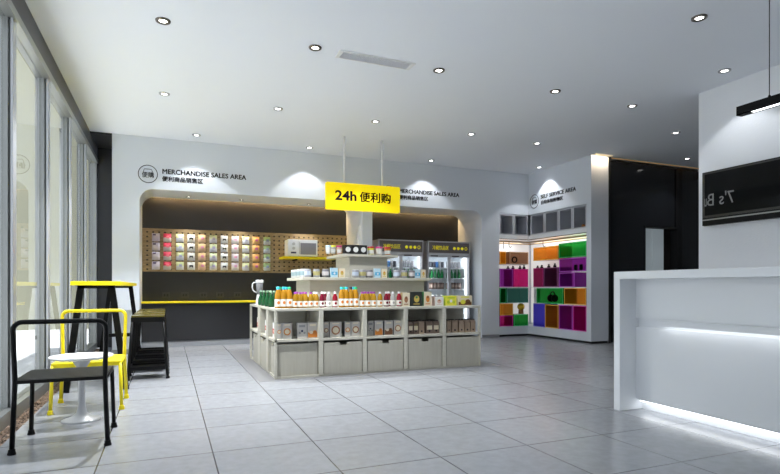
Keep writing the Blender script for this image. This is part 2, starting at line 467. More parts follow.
v = thing('air_vent', 'long narrow slotted white air vent in the ceiling', 'air vent', (1.96, 5.08, H))
MB().box(-.41,.41,-.085,-.07,-.012,0).box(-.41,.41,.07,.085,-.012,0).box(-.41,-.37,-.07,.07,-.012,0).box(.37,.41,-.07,.07,-.012,0).build('frame', M['white_plain'], v)
s = MB()
for k in range(7):
    s.box(-.37,.37,-.066+k*.02,-.054+k*.02,-.008,-.002, rot=Matrix.Rotation(.5,3,'X'))
s.build('slats', mat('vent_grey', (.78,.78,.80), .5), v)

# ------------------------------------------------------------------ left niche: dark wall unit, pegboard, shelf
ctr = thing('wall_counter', 'yellow topped charcoal counter along the back of the left niche', 'counter', (1.41, 9.75, 0))
MB().box(-1.81, 1.81, -.15, .218, .10, .73).build('cabinet', M['dark_panel'], ctr)
MB().box(-1.81, 1.81, -.13, .218, .0, .10).build('plinth', M['grey_skirt'], ctr)
MB().box(-1.812, 1.812, -.2, .218, .73, .757).build('worktop', M['yellow'], ctr, bevel=.004)
xpl, xpr = -.40, XU(348.5, 9.93)
peg = tag(MB().box(xpl, 3.22, 9.93, 9.968, 1.262, 2.0).build('pegboard', M['peg']), 'wide perforated plywood pegboard on the back of the left niche', 'pegboard')
for i, u in enumerate([166, 184.8, 203.4, 220, 237.6]):
    x = XU(u, 9.96)
    t = thing('wall_socket', 'dark socket plate above the yellow counter, %s from the left' % ORD[i], 'socket', (x, 9.968, .86), 0, 'dark socket plates above the counter')
    MB().box(-.06, .06, -.012, 0, -.045, .045).build('plate', mat('socket_grey', (.032,.032,.036), .4), t, bevel=.004)
    MB().box(-.035, -.01, -.015, -.011, -.02, .02).box(.01, .035, -.015, -.011, -.02, .02).build('outlet', M['black_matt'], t)

# hanging pouches
def pouch_mesh(name, top, low, mark, ms):
    W2, HH = .062, .14
    nx, nz = 8, 10
    mb = MB(); vs = []; fs = []
    def bulge(i, j):
        a, b = i/nx*2-1, j/nz
        return .026*(1-a*a)**.5 * max(0.0, math.sin(PI*min(1, b*1.06)))**.7 if b < .94 else 0
    for j in range(nz+1):
        for i in range(nx+1):
            vs.append(((i/nx*2-1)*W2, -.03-bulge(i, j), j/nz*HH - HH/2))
    base = len(vs)
    for j in range(nz+1):
        for i in range(nx+1):
            vs.append(((i/nx*2-1)*W2, -.028+bulge(i, j)*.5, j/nz*HH - HH/2))
    mb.v = vs
    for j in range(nz):
        for i in range(nx):
            a = j*(nx+1)+i
            mt = 0 if j >= 5 else 1
            if ms == 'eye' and j in (3,4,5) and 2 <= i <= 5 and not (j == 3 and i in (3,4)): mt = 2
            if ms == 'dot' and j in (4,5,6) and 3 <= i <= 5: mt = 2
            if ms == 'top' and j in (7,8) and 1 <= i <= 3: mt = 2
            if ms == 'band' and j in (1,2) and i > 1: mt = 2
            mb.f.append([a, a+1, a+nx+2, a+nx+1]); mb.m.append(mt); mb.s.append(True)
            mb.f.append([base+a+nx+1, base+a+nx+2, base+a+1, base+a]); mb.m.append(0); mb.s.append(True)
    return mb
def cm(name, c, r=.45): return mat(name, [.82*x**1.12 for x in c], r)
PK = [('lilac', (.62,.58,.68), (.66,.62,.72), (.10,.07,.16), 'top', 'pale lilac snack pouch with a dark corner print'),
      ('red', (.72,.06,.14), (.66,.62,.60), (.80,.22,.28), 'dot', 'red topped snack pouch with white lower half'),
      ('lemon', (.70,.76,.42), (.72,.74,.82), (.45,.48,.70), 'dot', 'pale lemon and lavender snack pouch'),
      ('white', (.84,.84,.82), (.80,.80,.78), (.03,.03,.03), 'eye', 'plain white snack pouch with a black curved mark'),
      ('peach', (.74,.55,.30), (.74,.52,.36), (.72,.28,.45), 'dot', 'peach snack pouch with a pink dot'),
      ('sage', (.56,.62,.40), (.60,.60,.66), (.40,.36,.50), 'dot', 'sage green and grey snack pouch'),
      ('grey', (.66,.68,.68), (.70,.70,.70), (.02,.02,.02), 'eye', 'light grey snack pouch with a bold black arc'),
      ('blush', (.80,.72,.76), (.82,.78,.80), (.72,.35,.50), 'dot', 'blush white snack pouch with a pink print'),
      ('cream', (.74,.76,.46), (.70,.71,.80), (.50,.48,.66), 'dot', 'cream yellow snack pouch with a pale blue base'),
      ('orange', (.78,.45,.16), (.76,.50,.20), (.62,.16,.40), 'dot', 'orange snack pouch with a magenta print'),
      ('moss', (.34,.46,.22), (.56,.60,.66), (.25,.30,.42), 'dot', 'moss green topped snack pouch with a grey base')]
US = [155.9,167.3,180,191.2,201.9,213.3,224.3,235.1,245.8,256,267]
ZS = [1.846,1.688,1.53,1.366]
RW = ['top row', 'second row down', 'third row down', 'bottom row']
for i, (nm, a, bb, c3, ms, lb) in enumerate(PK):
    proto = None
    for j, z in enumerate(ZS):
        if proto is None:
            proto = thing('snack_pouch', '', 'snack pouch', (0,0,0), 0, 'snack pouches on the pegboard')
            pouch_mesh(nm, 0, 0, 0, ms).build('pouch', [cm('pouch_%s_a' % nm, a), cm('pouch_%s_b' % nm, bb), cm('pouch_%s_c' % nm, c3)], proto)
            MB().tube([(0,0,.062),(0,-.05,.062),(0,-.056,.07)], .004, 6).build('hook', M['ring_bronze'], proto)
            o = proto
        else: o = copy_tree(proto)
        o.location = (XU(US[i], 9.9), 9.93, z)
        o['label'] = '%s, %s of the pegboard' % (lb, RW[j])

sx0, sx1 = XU(283.5, 9.5), 3.2
sh = thing('wall_shelf', 'bright yellow shelf under the white microwave oven', 'shelf', ((sx0+sx1)/2, 9.93, 1.51))
MB().box(-(sx1-sx0)/2, (sx1-sx0)/2, -.42, 0, 0, .04).build('board', M['yellow'], sh, bevel=.003)
for bx_ in (-.4, .37): MB().box(bx_, bx_+.03, -.3, 0, -.025, 0).build('bracket', M['black'], sh)
mx0, mx1 = XU(287.8, 9.62), XU(317.4, 9.62)
mw = thing('microwave', 'white microwave oven with grey window on yellow shelf', 'microwave', ((mx0+mx1)/2, 9.62, 1.55))
hw = (mx1-mx0)/2
MB().box(-hw, hw, .012, .30, .012, .315).build('body', M['microwave'], mw, bevel=.008)
MB().box(-hw*.28, hw, -.01, .012, .012, .315).build('door', M['microwave'], mw, bevel=.004)
MB().box(-hw*.16, hw*.9, -.013, -.009, .045, .255).build('window', M['mw_window'], mw)
MB().box(-hw*.24, -hw*.2, -.03, -.01, .05, .27).build('handle', M['knob'], mw)
MB().box(-hw, -hw*.3, -.008, .012, .012, .315).build('control_panel', M['microwave'], mw, bevel=.003)
for z in (.235, .155):
    MB().tube([(-hw*.62,-.03,z),(-hw*.62,-.008,z)], .026, 16).build('knob', M['knob'], mw)
MB().box(-hw*.8, -hw*.45, -.012, -.007, .06, .09).build('display', mat('display_blue', (.03,.03,.12), .3), mw)
for x in (-hw+.05, hw-.05):
    MB().box(x-.02, x+.02, .05, .28, 0, .012).build('foot', M['black_matt'], mw)

# warm cove strips behind the lintels
for nm, x0, x1, lb in (('cove_light', -.30, 3.12, 'warm cove light strip at the top back of the left niche'), ('cove_light', 3.5, 5.6, 'warm cove light strip above the two fridges')):
    t = thing(nm, lb, 'light strip', ((x0+x1)/2, 9.915, 2.60))
    MB().box(-(x1-x0)/2, (x1-x0)/2, -.02, .02, 0, .018).build('strip', M['led_warm'], t)
    light('glow', 'AREA', (0,0,-.004), COVE_W*(x1-x0)/3.4, (1,.66,.30), t, (math.radians(50),0,0), shape='RECTANGLE', size=x1-x0, size_y=.02)

# lettering on the walls
def sign_text(x, z, label, l1, l2, w1, w2, rot, loc, icon=True):
    t = thing('wall_lettering', label, 'lettering', loc, rot)
    text_mesh('heading', l1, .105, M['letter'], t, (0,0,.055), align='LEFT', width=w1, bold=.0032)
    text_mesh('subtitle', l2, .085, M['letter'], t, (0,0,-.062), align='LEFT', width=w2, bold=.0025)
    if icon:
        ic = MB()
        n_ = 40
        ic.tube([(-.20+.135*math.cos(2*PI*k/n_), -.001, .135*math.sin(2*PI*k/n_)) for k in range(n_)], .005, 6, closed=True)
        ic.build('ring', M['letter'], t)
        g = MB()
        g.tube([(-.265,-.001,.03),(-.25,-.001,.075),(-.15,-.001,.075),(-.135,-.001,.03)], .004, 6)
        g.build('emblem', M['letter'], t)
        text_mesh('emblem_text', '便購', .092, M['letter'], t, (-.20,0,-.02), align='CENTER', width=.17, bold=.0008)
    return t
xa = XU(162, YB)
za = ZV(162, 175, YB)
sign_text(0, 0, 'dark grey lettering with round emblem above the left niche', 'MERCHANDISE SALES AREA', '便利商品销售区', XU(246,YB)-xa, XU(203,YB)-xa, 0, (xa, YB-.002, za))
xb = XU(459, YB) - (XU(246,YB)-xa)
sign_text(0, 0, 'dark grey lettering above the fridge niche, partly behind yellow sign', 'MERCHANDISE SALES AREA', '便利商品销售区', XU(246,YB)-xa, XU(203,YB)-xa, 0, (xb, YB-.002, ZV(459, 196, YB)-.045))
ya, yb = YU(540.8, XR), YU(576, XR)
sign_text(0, 0, 'dark lettering with oval looking emblem above the coloured cubes', 'SELF SERVICE AREA', '自助体验购物区', ya-yb, (ya-yb)*.64, -PI/2, (XR-.002, ya, 2.735))

# ------------------------------------------------------------------ hanging sign
YS = 7.86
x0, x1 = XU(325.6, YS), XU(399.2, YS)
sg = thing('hanging_sign', 'bright yellow hanging sign reading 24h with dark lettering', 'sign', ((x0+x1)/2, YS, 2.185))
hw = (x1-x0)/2
def rrect(x0, x1, z0, z1, r):
    p = []
    for cx, cz, a0 in ((x1-r,z1-r,0),(x0+r,z1-r,PI/2),(x0+r,z0+r,PI),(x1-r,z0+r,1.5*PI)):
        for k in range(5): p.append((cx+r*math.cos(a0+k*PI/8), cz+r*math.sin(a0+k*PI/8)))
    return p
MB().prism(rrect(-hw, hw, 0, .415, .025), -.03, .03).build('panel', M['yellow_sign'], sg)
text_mesh('lettering', '24h', .205, M['letter_sign'], sg, (-hw+.14, -.031, .212), align='LEFT', width=.345, weight=.006)
text_mesh('lettering', '便利购', .17, M['letter_sign'], sg, (-hw+.535, -.031, .205), align='LEFT', width=.525, bold=.0045)
for u in (344.3, 382.2):
    xr = XU(u, YS) - (x0+x1)/2
    MB().tube([(xr,0,.41),(xr,0,H-2.185)], .017, 10).build('rod', M['white_plain'], sg)

# ------------------------------------------------------------------ fridges
FX = [(3.635, 4.57, 'left'), (4.672, 5.617, 'right')]
def fridge(x0, x1, side):
    w = x1 - x0
    t = thing('display_fridge', 'glass door drinks fridge, %s one of the two' % side, 'fridge', (x0, 9.3, 0))
    hd = 1.64
    MB().box(0,w,.02,.64,0,.10).box(0,.03,.03,.64,.1,1.896).box(w-.03,w,.03,.64,.1,1.896).box(.03,w-.03,.03,.64,1.86,1.896).build('body', M['fridge_white'], t)
    MB().box(.03,w-.03,.60,.635,.1,hd).box(.03,.04,.06,.60,.1,hd).box(w-.04,w-.03,.06,.60,.1,hd).box(.03,w-.03,.06,.60,hd,hd+.01).box(.03,w-.03,.06,.60,.1,.11).build('liner', M['fridge_in'], t)
    h = MB().box(.02,w-.02,-.005,.04,hd+.03,1.876).build('header', M['fridge_grey'], t)
    MB().box(0,w,-.012,.03,1.876,1.90).box(0,w,-.012,.03,hd+.0,hd+.03).box(0,.02,-.012,.03,hd,1.9).box(w-.02,w,-.012,.03,hd,1.9).build('header_frame', M['fridge_white'], t)
    text_mesh('header_text', '冷藏饮品区', .092, M['letter_yellow'], h, (w*.10,-.008,1.765), align='LEFT', width=w*.38)
    for k in range(4):
        q = MB(); cx = w*(.62+.093*k)
        if k < 3: q.prism([(cx+.03*math.cos(a*PI/8), 1.765+.03*math.sin(a*PI/8)) for a in range(16)], -.010, -.006)
        else: q.tube([(cx+.025*math.cos(a*PI/8), -.008, 1.765+.029*math.sin(a*PI/8)) for a in range(16)], .006, 6, closed=True)
        q.build('header_icon', M['letter_yellow'], h)
    for a, bq in ((.0, w/2-.003), (w/2+.003, w)):
        d = MB().box(a,bq,.0,.03,.12,.16).box(a,bq,0,.03,hd-.05,hd-.005).box(a,a+.028,0,.03,.16,hd-.05).box(bq-.028,bq,0,.03,.16,hd-.05).build('door', M['fridge_white'], t)
        MB().box(a+.028,bq-.028,.012,.018,.16,hd-.05).build('pane', M['door_glass'], d)
        hx = bq-.018 if a == 0 else a+.018
        MB().box(hx-.008,hx+.008,-.03,-.0,.8,1.1).build('handle', M['knob'], d)
        MB().box(a+.06,a+.22,-.003,.002,hd-.043,hd-.02).build('door_label', M['fridge_grey'], d)
    for z in SHZ:
        MB().box(.04,w-.04,.10,.58,z-.012,z).build('shelf', M['fridge_in'], t)
    MB().box(w-.075,w-.045,.05,.075,.14,hd-.03).build('light_strip', M['led_soft'], t)
    light('glow', 'AREA', (w/2,.12,hd-.01), FRIDGE_W, (.92,.97,1), t, (0,0,0), shape='RECTANGLE', size=w-.1, size_y=.08)
    light('glow', 'AREA', (w-.05,.07,.9), FRIDGE_W*1.3, (.92,.97,1), t, (0,math.radians(90),math.radians(-35)), shape='RECTANGLE', size=1.4, size_y=.03)
    light('glow', 'AREA', (.05,.07,.9), FRIDGE_W, (.92,.97,1), t, (0,math.radians(-90),math.radians(35)), shape='RECTANGLE', size=1.4, size_y=.03)
SHZ = [1.385, 1.175, .96, .74, .47, .13]
for f in FX: fridge(*f)
def bottle_proto(name, cat, body, h, r, capm, labm=None, neck=.45):
    t = thing(name, '', cat)
    z1 = h*(1-neck)
    MB().lathe([(r*.9,0),(r,.01),(r,z1),(r*.85,z1+h*neck*.2),(r*.42,z1+h*neck*.55),(r*.38,h*.93)], n=14).build('bottle', body, t)
    MB().lathe([(r*.44,h*.91),(r*.46,h*.92),(r*.46,h),(r*.40,h+.003)], n=12).build('cap', capm, t)
    if labm: MB().lathe([(r*1.03,z1*.18),(r*1.03,z1*.82)], n=14, caps=False).build('label', labm, t)
    return t
def can_proto(name, cat, body, h, r, bandm, lid):
    t = thing(name, '', cat)
    MB().lathe([(r*.86,0),(r,.008),(r,h*.92),(r*.9,h*.97)], n=16).build('body', body, t)
    MB().lathe([(r*.92,h*.95),(r*.92,h),(r*.8,h)], n=16).build('lid', lid, t)
    MB().lathe([(r*1.02,h*.25),(r*1.02,h*.72)], n=16, caps=False).build('label', bandm, t)
    return t
G = {}
G['green_glass'] = mat('green_glass', (.01,.22,.06), .12, trans=.25)
G['dark_green'] = mat('dark_green_glass', (.005,.06,.016), .1)
G['foil'] = mat('silver_foil', (.62,.66,.62), .4, metal=.3)
G['cocoa'] = mat('cocoa', (.10,.05,.04), .4)
G['brown_lab'] = mat('brown_label', (.34,.26,.22), .5)
G['can_dark'] = mat('can_dark', (.05,.055,.07), .35)
G['can_blue'] = mat('can_blue', (.05,.16,.40), .4)
G['can_grey'] = mat('can_grey', (.28,.28,.30), .4)
G['paper_white'] = mat('paper_white', (.80,.80,.77), .5)
G['black_lid'] = mat('black_lid', (.02,.02,.02), .4)
G['red'] = mat('red_print', (.45,.02,.03), .4)
fp = {'green': bottle_proto('drink_bottle', 'bottle', G['green_glass'], .19, .032, G['foil'], None, .55),
      'jar': can_proto('drink_jar', 'jar', G['cocoa'], .125, .042, G['brown_lab'], G['black_lid']),
      'dark': can_proto('drink_can', 'can', G['can_dark'], .12, .034, G['can_dark'], G['can_grey']),
      'blue': can_proto('drink_can', 'can', G['can_blue'], .12, .034, G['can_blue'], G['can_grey']),
      'grey': can_proto('drink_can', 'can', G['can_grey'], .125, .034, G['can_grey'], G['black_lid']),
      'milk': can_proto('drink_tub', 'tub', G['paper_white'], .11, .036, G['can_grey'], G['paper_white'])}
used = set()
def place(kind, protos, loc, label, group, rz=0):
    p = protos[kind]
    if kind in used: o = copy_tree(p)
    else: o = p; used.add(kind)
    o.location = loc; o.rotation_euler = (0,0,rz); o['label'] = label; o['group'] = group
    return o
ROWS = [('top', 0, ['dark','dark','dark','blue','grey','dark'], 'grey', 4), ('second', 1, ['green']*5, 'green', 4), ('third', 2, ['jar']*5, 'jar', 4), ('fourth', 3, ['milk']*4, 'milk', 2)]
DESC = {'dark': 'dark drinks can', 'blue': 'blue drinks can', 'grey': 'grey drinks can with black lid', 'green': 'green glass drinks bottle', 'jar': 'brown drink jar with pale label', 'milk': 'white drink tub with grey band'}
for x0, x1, side in FX:
    w = x1 - x0
    for rn, k, left, rk, nr in ROWS:
        items = []
        for i, kd in enumerate(left): items.append((kd, x0 + .09 + i*(w/2-.13)/(len(left)-.5)))
        for i in range(nr): items.append((rk, x0 + w/2 + .06 + i*.083))
        for i, (kd, x) in enumerate(items):
            place(kd, fp, (x, 9.46, SHZ[k]), '%s, %s from left on %s shelf of %s fridge' % (DESC[kd], ORD[i], rn, side), 'drinks on the %s shelf of the %s fridge' % (rn, side))

# ------------------------------------------------------------------ display island
IX0, IX1, IY0, IY1, IT = 1.06, 3.65, 5.78, 7.66, .765
struct(MB().box(.875, 3.9, 5.70, 8.6, 0, .002).build('floor_dark_area', M['floor_dark']))  # flat rectangle of darker floor colour under the island
isl = thing('display_island', 'pale grey oak stepped display island in the middle of the shop', 'display island', (IX0, IY0, .002))
w, dp = IX1-IX0, IY1-IY0
pit = .518
MB().box(0,w,0,dp,.735,.763).build('worktop', M['island'], isl, bevel=.003)
MB().box(.0,w,0,.46,.40,.425).box(0,.46,.46,dp-.46,.40,.425).box(w-.46,w,.46,dp-.46,.40,.425).box(0,w,dp-.46,dp,.40,.425).build('middle_shelf', M['island'], isl)
MB().box(.012,w-.012,.012,dp-.012,.0,.022).build('base_board', M['island'], isl)
for x, y in ((0,0),(w-.028,0),(0,dp-.028),(w-.028,dp-.028)):
    MB().box(x,x+.028,y,y+.028,0,.735).build('corner_post', M['island'], isl, bevel=.002)
for k in range(1,5):
    MB().box(k*pit-.025,k*pit+.025,.001,.46,.022,.40).box(k*pit-.025,k*pit+.025,.001,.46,.425,.735).build('divider', M['island'], isl, bevel=.002)
    MB().box(k*pit-.025,k*pit+.025,dp-.46,dp-.001,.022,.40).box(k*pit-.025,k*pit+.025,dp-.46,dp-.001,.425,.735).build('divider', M['island'], isl)
for y0, y1 in ((.43,.55),(1.0,1.18),(1.60,1.72)):
    for xa_, xb_ in ((.001,.44),(w-.44,w-.001)):
        if y0 > 1.5 and xa_ < .1: continue
        MB().box(xa_,xb_,y0,y1,.022,.40).box(xa_,xb_,y0,y1,.425,.735).build('side_divider', M['island'], isl, bevel=.002)
MB().box(.46,w-.56,.46,.48,.022,.735).build('back_panel', M['island'], isl)
MB().box(.44,.46,.48,1.5,.022,.735).box(w-.46,w-.44,.7,1.5,.022,.735).build('inner_panel', M['island'], isl)
# stepped risers
T1z = 1.082
MB().box(1.583-IX0,3.125-IX0,6.33-IY0,7.06-IY0,.763,T1z-.002).build('riser', M['island'], isl, bevel=.002)
MB().box(1.47-IX0,3.185-IX0,6.24-IY0,7.12-IY0,T1z-.002,T1z+.033).build('riser_shelf', M['island'], isl, bevel=.003)
MB().box(2.145-IX0,2.67-IX0,6.5-IY0,7.1-IY0,T1z+.033,1.385).build('upper_riser', M['island'], isl, bevel=.002)
MB().box(2.03-IX0,2.79-IX0,6.42-IY0,7.16-IY0,1.385,1.418).build('top_shelf', M['island'], isl, bevel=.003)
# storage bins in the bottom cells
def bin_obj(x0, x1, y0, y1, label, notch):
    t = thing('storage_bin', label, 'storage bin', ((x0+x1)/2, (y0+y1)/2, .024), 0, 'pale oak storage bins in the island')
    a, c = (x1-x0)/2, (y1-y0)/2; h = .352; th = .016
    m = MB()
    m.box(-a,a,-c,c,0,th)
    nw = .045
    if notch == 'front': m.box(-a,a,-c,-c+th,th,h-.035).box(-a,-nw,-c,-c+th,h-.035,h).box(nw,a,-c,-c+th,h-.035,h)
    else: m.box(-a,a,-c,-c+th,th,h)
    m.box(-a,a,c-th,c,th,h)
    if notch == 'left': m.box(-a,-a+th,-c+th,c-th,th,h-.035).box(-a,-a+th,-c+th,-nw,h-.035,h).box(-a,-a+th,nw,c-th,h-.035,h)
    else: m.box(-a,-a+th,-c+th,c-th,th,h)
    m.box(a-th,a,-c+th,c-th,th,h)
    m.build('box', M['bin'], t)
    return t
for k in range(5):
    xl, xr = IX0 + k*pit + .034, IX0 + (k+1)*pit - .036
    if k == 0: xl = IX0 + .006
    if k == 4: xr = IX1 - .016
    if k == 0: y0_ = IY0 + .03; xl += .024
    bin_obj(xl, xr, IY0 + .006 if k else IY0+.03, IY0 + .40, ['corner oak bin at the left front of the island', 'oak bin second from left along the island front', 'oak bin in the middle of the island front', 'oak bin fourth from left along the island front', 'oak bin at the right end of the island front'][k], 'front' if k in (1,2,3) else 'left')
for k, (ya_, yb_) in enumerate(((6.345,6.77),(6.975,7.37))):
    bin_obj(IX0+.006, IX0+.42, ya_, yb_, ['oak bin in the middle of the island left side', 'oak bin at the far end of the island left side'][k], 'left')

# --- goods on the island worktop
Z0 = .766
gp = {}
J = {'amber': mat('juice_amber', (.36,.195,.012), .15), 'orange': mat('juice_orange', (.42,.195,.010), .15), 'wine': mat('juice_wine', (.16,.005,.02), .15),
     'red': mat('juice_red', (.24,.008,.02), .15), 'clear': mat('juice_clear', (.40,.38,.36), .15),
     'cyan': mat('cap_cyan', (.03,.50,.62), .4), 'gcap': mat('cap_green', (.02,.42,.16), .4), 'violet': mat('cap_violet', (.30,.06,.34), .4), 'wcap': mat('cap_white', (.74,.72,.74), .4), 'blackcap': mat('cap_black', (.03,.03,.05), .4)}
def fruit_label(name, c, fruit):
    return mat(name, c, .5), mat(name + '_print', fruit, .5)
LW, LO = fruit_label('label_white', (.78,.76,.70), (.62,.20,.03))
def juice(name, juicem, capm, h, r, printm):
    t = thing(name, '', 'juice bottle')
    MB().lathe([(r*.92,0),(r,.008),(r,h*.55),(r*.93,h*.66),(r*.55,h*.82),(r*.5,h*.88)], n=16).build('bottle', juicem, t)
    MB().lathe([(r*.50,h*.87),(r*.52,h*.88),(r*.52,h*.99),(r*.45,h)], n=14).build('cap', capm, t)
    lb = MB().lathe([(r*1.03,h*.08),(r*1.03,h*.42)], n=16, caps=False).build('label', LW, t)
    m = MB(); n_ = 12
    m.prism([(r*.45*math.cos(2*PI*k/n_), h*.26+r*.5*math.sin(2*PI*k/n_)) for k in range(n_)], -r*1.06, -r*.95)
    m.build('label_print', printm, lb)
    return t
gp['big_cyan'] = juice('juice_bottle', J['orange'], J['cyan'], .235, .036, LO)
gp['big_green'] = juice('juice_bottle', J['orange'], J['gcap'], .235, .036, LO)
gp['big_black'] = juice('juice_bottle', J['orange'], J['blackcap'], .235, .034, LO)
gp['sm_violet'] = juice('juice_bottle', J['amber'], J['violet'], .178, .032, LO)
gp['sm_amber'] = juice('juice_bottle', J['amber'], J['wcap'], .178, .032, LO)
gp['sm_wine'] = juice('juice_bottle', J['wine'], J['wcap'], .178, .032, J['wine'])
gp['sm_red'] = juice('juice_bottle', J['red'], J['wcap'], .178, .032, J['red'])
gp['sm_clear'] = juice('juice_bottle', J['clear'], J['wcap'], .178, .032, J['clear'])
gp['fizz'] = bottle_proto('water_bottle', 'bottle', G['dark_green'], .185, .036, mat('cap_sage', (.22,.36,.24), .4), None, .62)
JD = {'big_cyan': 'tall orange juice bottle with cyan cap', 'big_green': 'tall orange juice bottle with green cap', 'big_black': 'tall orange juice bottle with black cap', 'sm_violet': 'small amber juice bottle with violet cap',
      'sm_amber': 'small amber juice bottle with white cap', 'sm_wine': 'small dark wine red juice bottle', 'sm_red': 'small bright red juice bottle', 'sm_clear': 'small pale grey juice bottle'}
front = [('big_cyan',278),('big_cyan',283.6),('big_green',289.4),('sm_violet',295.2),('sm_violet',300.4),('sm_violet',305.6),('sm_violet',310.8),('sm_amber',316.2),('sm_wine',322),('sm_clear',328.8),('sm_red',335),
         ('big_cyan',341.6),('big_cyan',346.4),('big_black',350.8),('big_green',355.8),('sm_violet',362.2),('sm_violet',368),('sm_violet',373.8),('sm_amber',380),('sm_wine',386.2),('sm_clear',392.8),('sm_red',399)]
cnt = {}
tot = {}
for k, u in front: tot[k] = tot.get(k, 0) + 1
YJ = 5.93
for k, u in front:
    cnt[k] = cnt.get(k, 0) + 1
    place(k, gp, (XU(u, YJ), YJ, Z0), ('%s, %s of %d from left, front row' % (JD[k], ORD[cnt[k]-1], tot[k])) if tot[k] > 1 else JD[k] + ', the only one in the front row', 'juice bottles along the island front')
back2 = [('big_green',279.5),('big_cyan',286.3),('sm_violet',297),('sm_violet',303),('sm_amber',314.5),('sm_wine',325),('big_green',344),('big_cyan',353),('sm_violet',365),('sm_violet',371),('sm_red',389)]
for i, (k, u) in enumerate(back2):
    place(k, gp, (XU(u, YJ+.12), YJ+.12, Z0), '%s, %s from left in the second row' % (JD[k], ORD[i]), 'juice bottles behind the front row')
i = 0
for r_ in range(2):
    for k in range(4):
        place('fizz', gp, (1.105 + r_*.10, 6.24 + k*.25 + r_*.1, Z0), 'dark green bottle at the island left end, %s row, %s from front' % (['outer','inner'][r_], ORD[k]), 'green water bottles at the island left end')
# cartons: one mesh each with printed front
def print_mb(w, d, h, style):
    m = MB().box(-w/2,w/2,-d/2,d/2,0,h, 0, 1)
    y = -d/2-.0006
    def disc(cx, cz, rx, rz, mt, n_=16):
        m.add([(cx+rx*math.cos(2*PI*k/n_), y-.0004*mt, cz+rz*math.sin(2*PI*k/n_)) for k in range(n_)], [tuple(range(n_))], mt)
    def rect(x0,x1,z0,z1,mt): m.add([(x0,y-.0004*mt,z0),(x1,y-.0004*mt,z0),(x1,y-.0004*mt,z1),(x0,y-.0004*mt,z1)], [(0,1,2,3)], mt)
    if style == 'ring': disc(0,h*.45,w*.38,w*.38,2); disc(0,h*.45,w*.26,w*.26,3); rect(-w*.3,w*.3,h*.85,h*.93,3)
    if style == 'disc': disc(0,h*.5,w*.36,w*.36,2); disc(w*.1,h*.5,w*.2,w*.2,3)
    if style == 'bowl':
        rect(-w*.46,w*.46,h*.04,h*.36,2); disc(-w*.15,h*.36,w*.18,w*.14,3); disc(w*.2,h*.40,w*.18,w*.14,2); rect(-w*.3,w*.3,h*.78,h*.9,3)
    if style == 'dots':
        for a in range(3): disc(-w*.25+a*w*.25, h*.35+(a%2)*h*.12, w*.12, w*.12, 2+(a%2))
        rect(-w*.32,w*.32,h*.72,h*.86,2)
    if style == 'fig': disc(0,h*.5,w*.25,h*.24,2); disc(0,h*.62,w*.12,h*.09,3); rect(-w*.3,w*.3,h*.12,h*.18,2)
    if style == 'band': rect(-w*.45,w*.45,h*.25,h*.6,2); disc(0,h*.42,w*.14,w*.14,3)
    return m
def carton(name, cat, w, d, h, side, front_, a, bq, style, label, loc, group=None, rz=0):
    o = print_mb(w, d, h, style).build(name, [side, front_, a, bq])
    o.location = loc; o.rotation_euler = (0,0,rz)
    return tag(o, label, cat, group)
C = {k: mat('print_' + k, c, .45) for k, c in {'tan': (.55,.40,.20), 'cream': (.70,.62,.46), 'brown': (.16,.07,.03), 'dark': (.025,.03,.025), 'gold': (.52,.38,.08), 'green': (.05,.20,.06), 'white': (.72,.72,.69),
     'offwhite': (.47,.45,.42), 'pink': (.62,.42,.36), 'orange': (.58,.20,.03), 'lemon': (.70,.66,.06), 'lime': (.42,.55,.03), 'grey': (.25,.25,.26), 'navy': (.03,.04,.10), 'cyan': (.10,.38,.60), 'sky': (.45,.62,.72),
     'rust': (.32,.14,.07), 'kraft': (.34,.25,.18), 'darkkraft': (.17,.12,.095), 'red': (.45,.02,.03), 'magenta': (.48,.03,.16), 'black': (.012,.012,.012)}.items()}
def cu(u0, u1, Y): return (XU(u0,Y)+XU(u1,Y))/2, XU(u1,Y)-XU(u0,Y)
GB = 'cartons at the right of the island top'
for u0,u1,h,d,sd,fr,a,bq,st,lb in [(402.5,409.8,.165,.10,'tan','cream','rust','brown','fig','tan carton with brown figure right of the last red bottle'),
        (411.2,422,.175,.12,'dark','dark','gold','green','fig','near black carton with gold print on the island top'),
        (424,431.5,.175,.10,'green','cream','orange','brown','fig','cream carton with green side and orange figure'),
        (435,443.5,.11,.09,'pink','white','pink','rust','fig','short white and pink carton on the island top'),
        (445.5,456.5,.125,.09,'lime','lemon','lime','white','dots','lemon yellow carton with lime print'),
        (458,472,.125,.09,'cream','cream','brown','lemon','bowl','cream carton with brown swirl at the right end of the island')]:
    x, wd = cu(u0, u1, 5.90)
    carton('food_carton', 'carton', wd, d, h, C[sd], C[fr], C[a], C[bq], st, lb, (x, 5.90+d/2, Z0), GB)
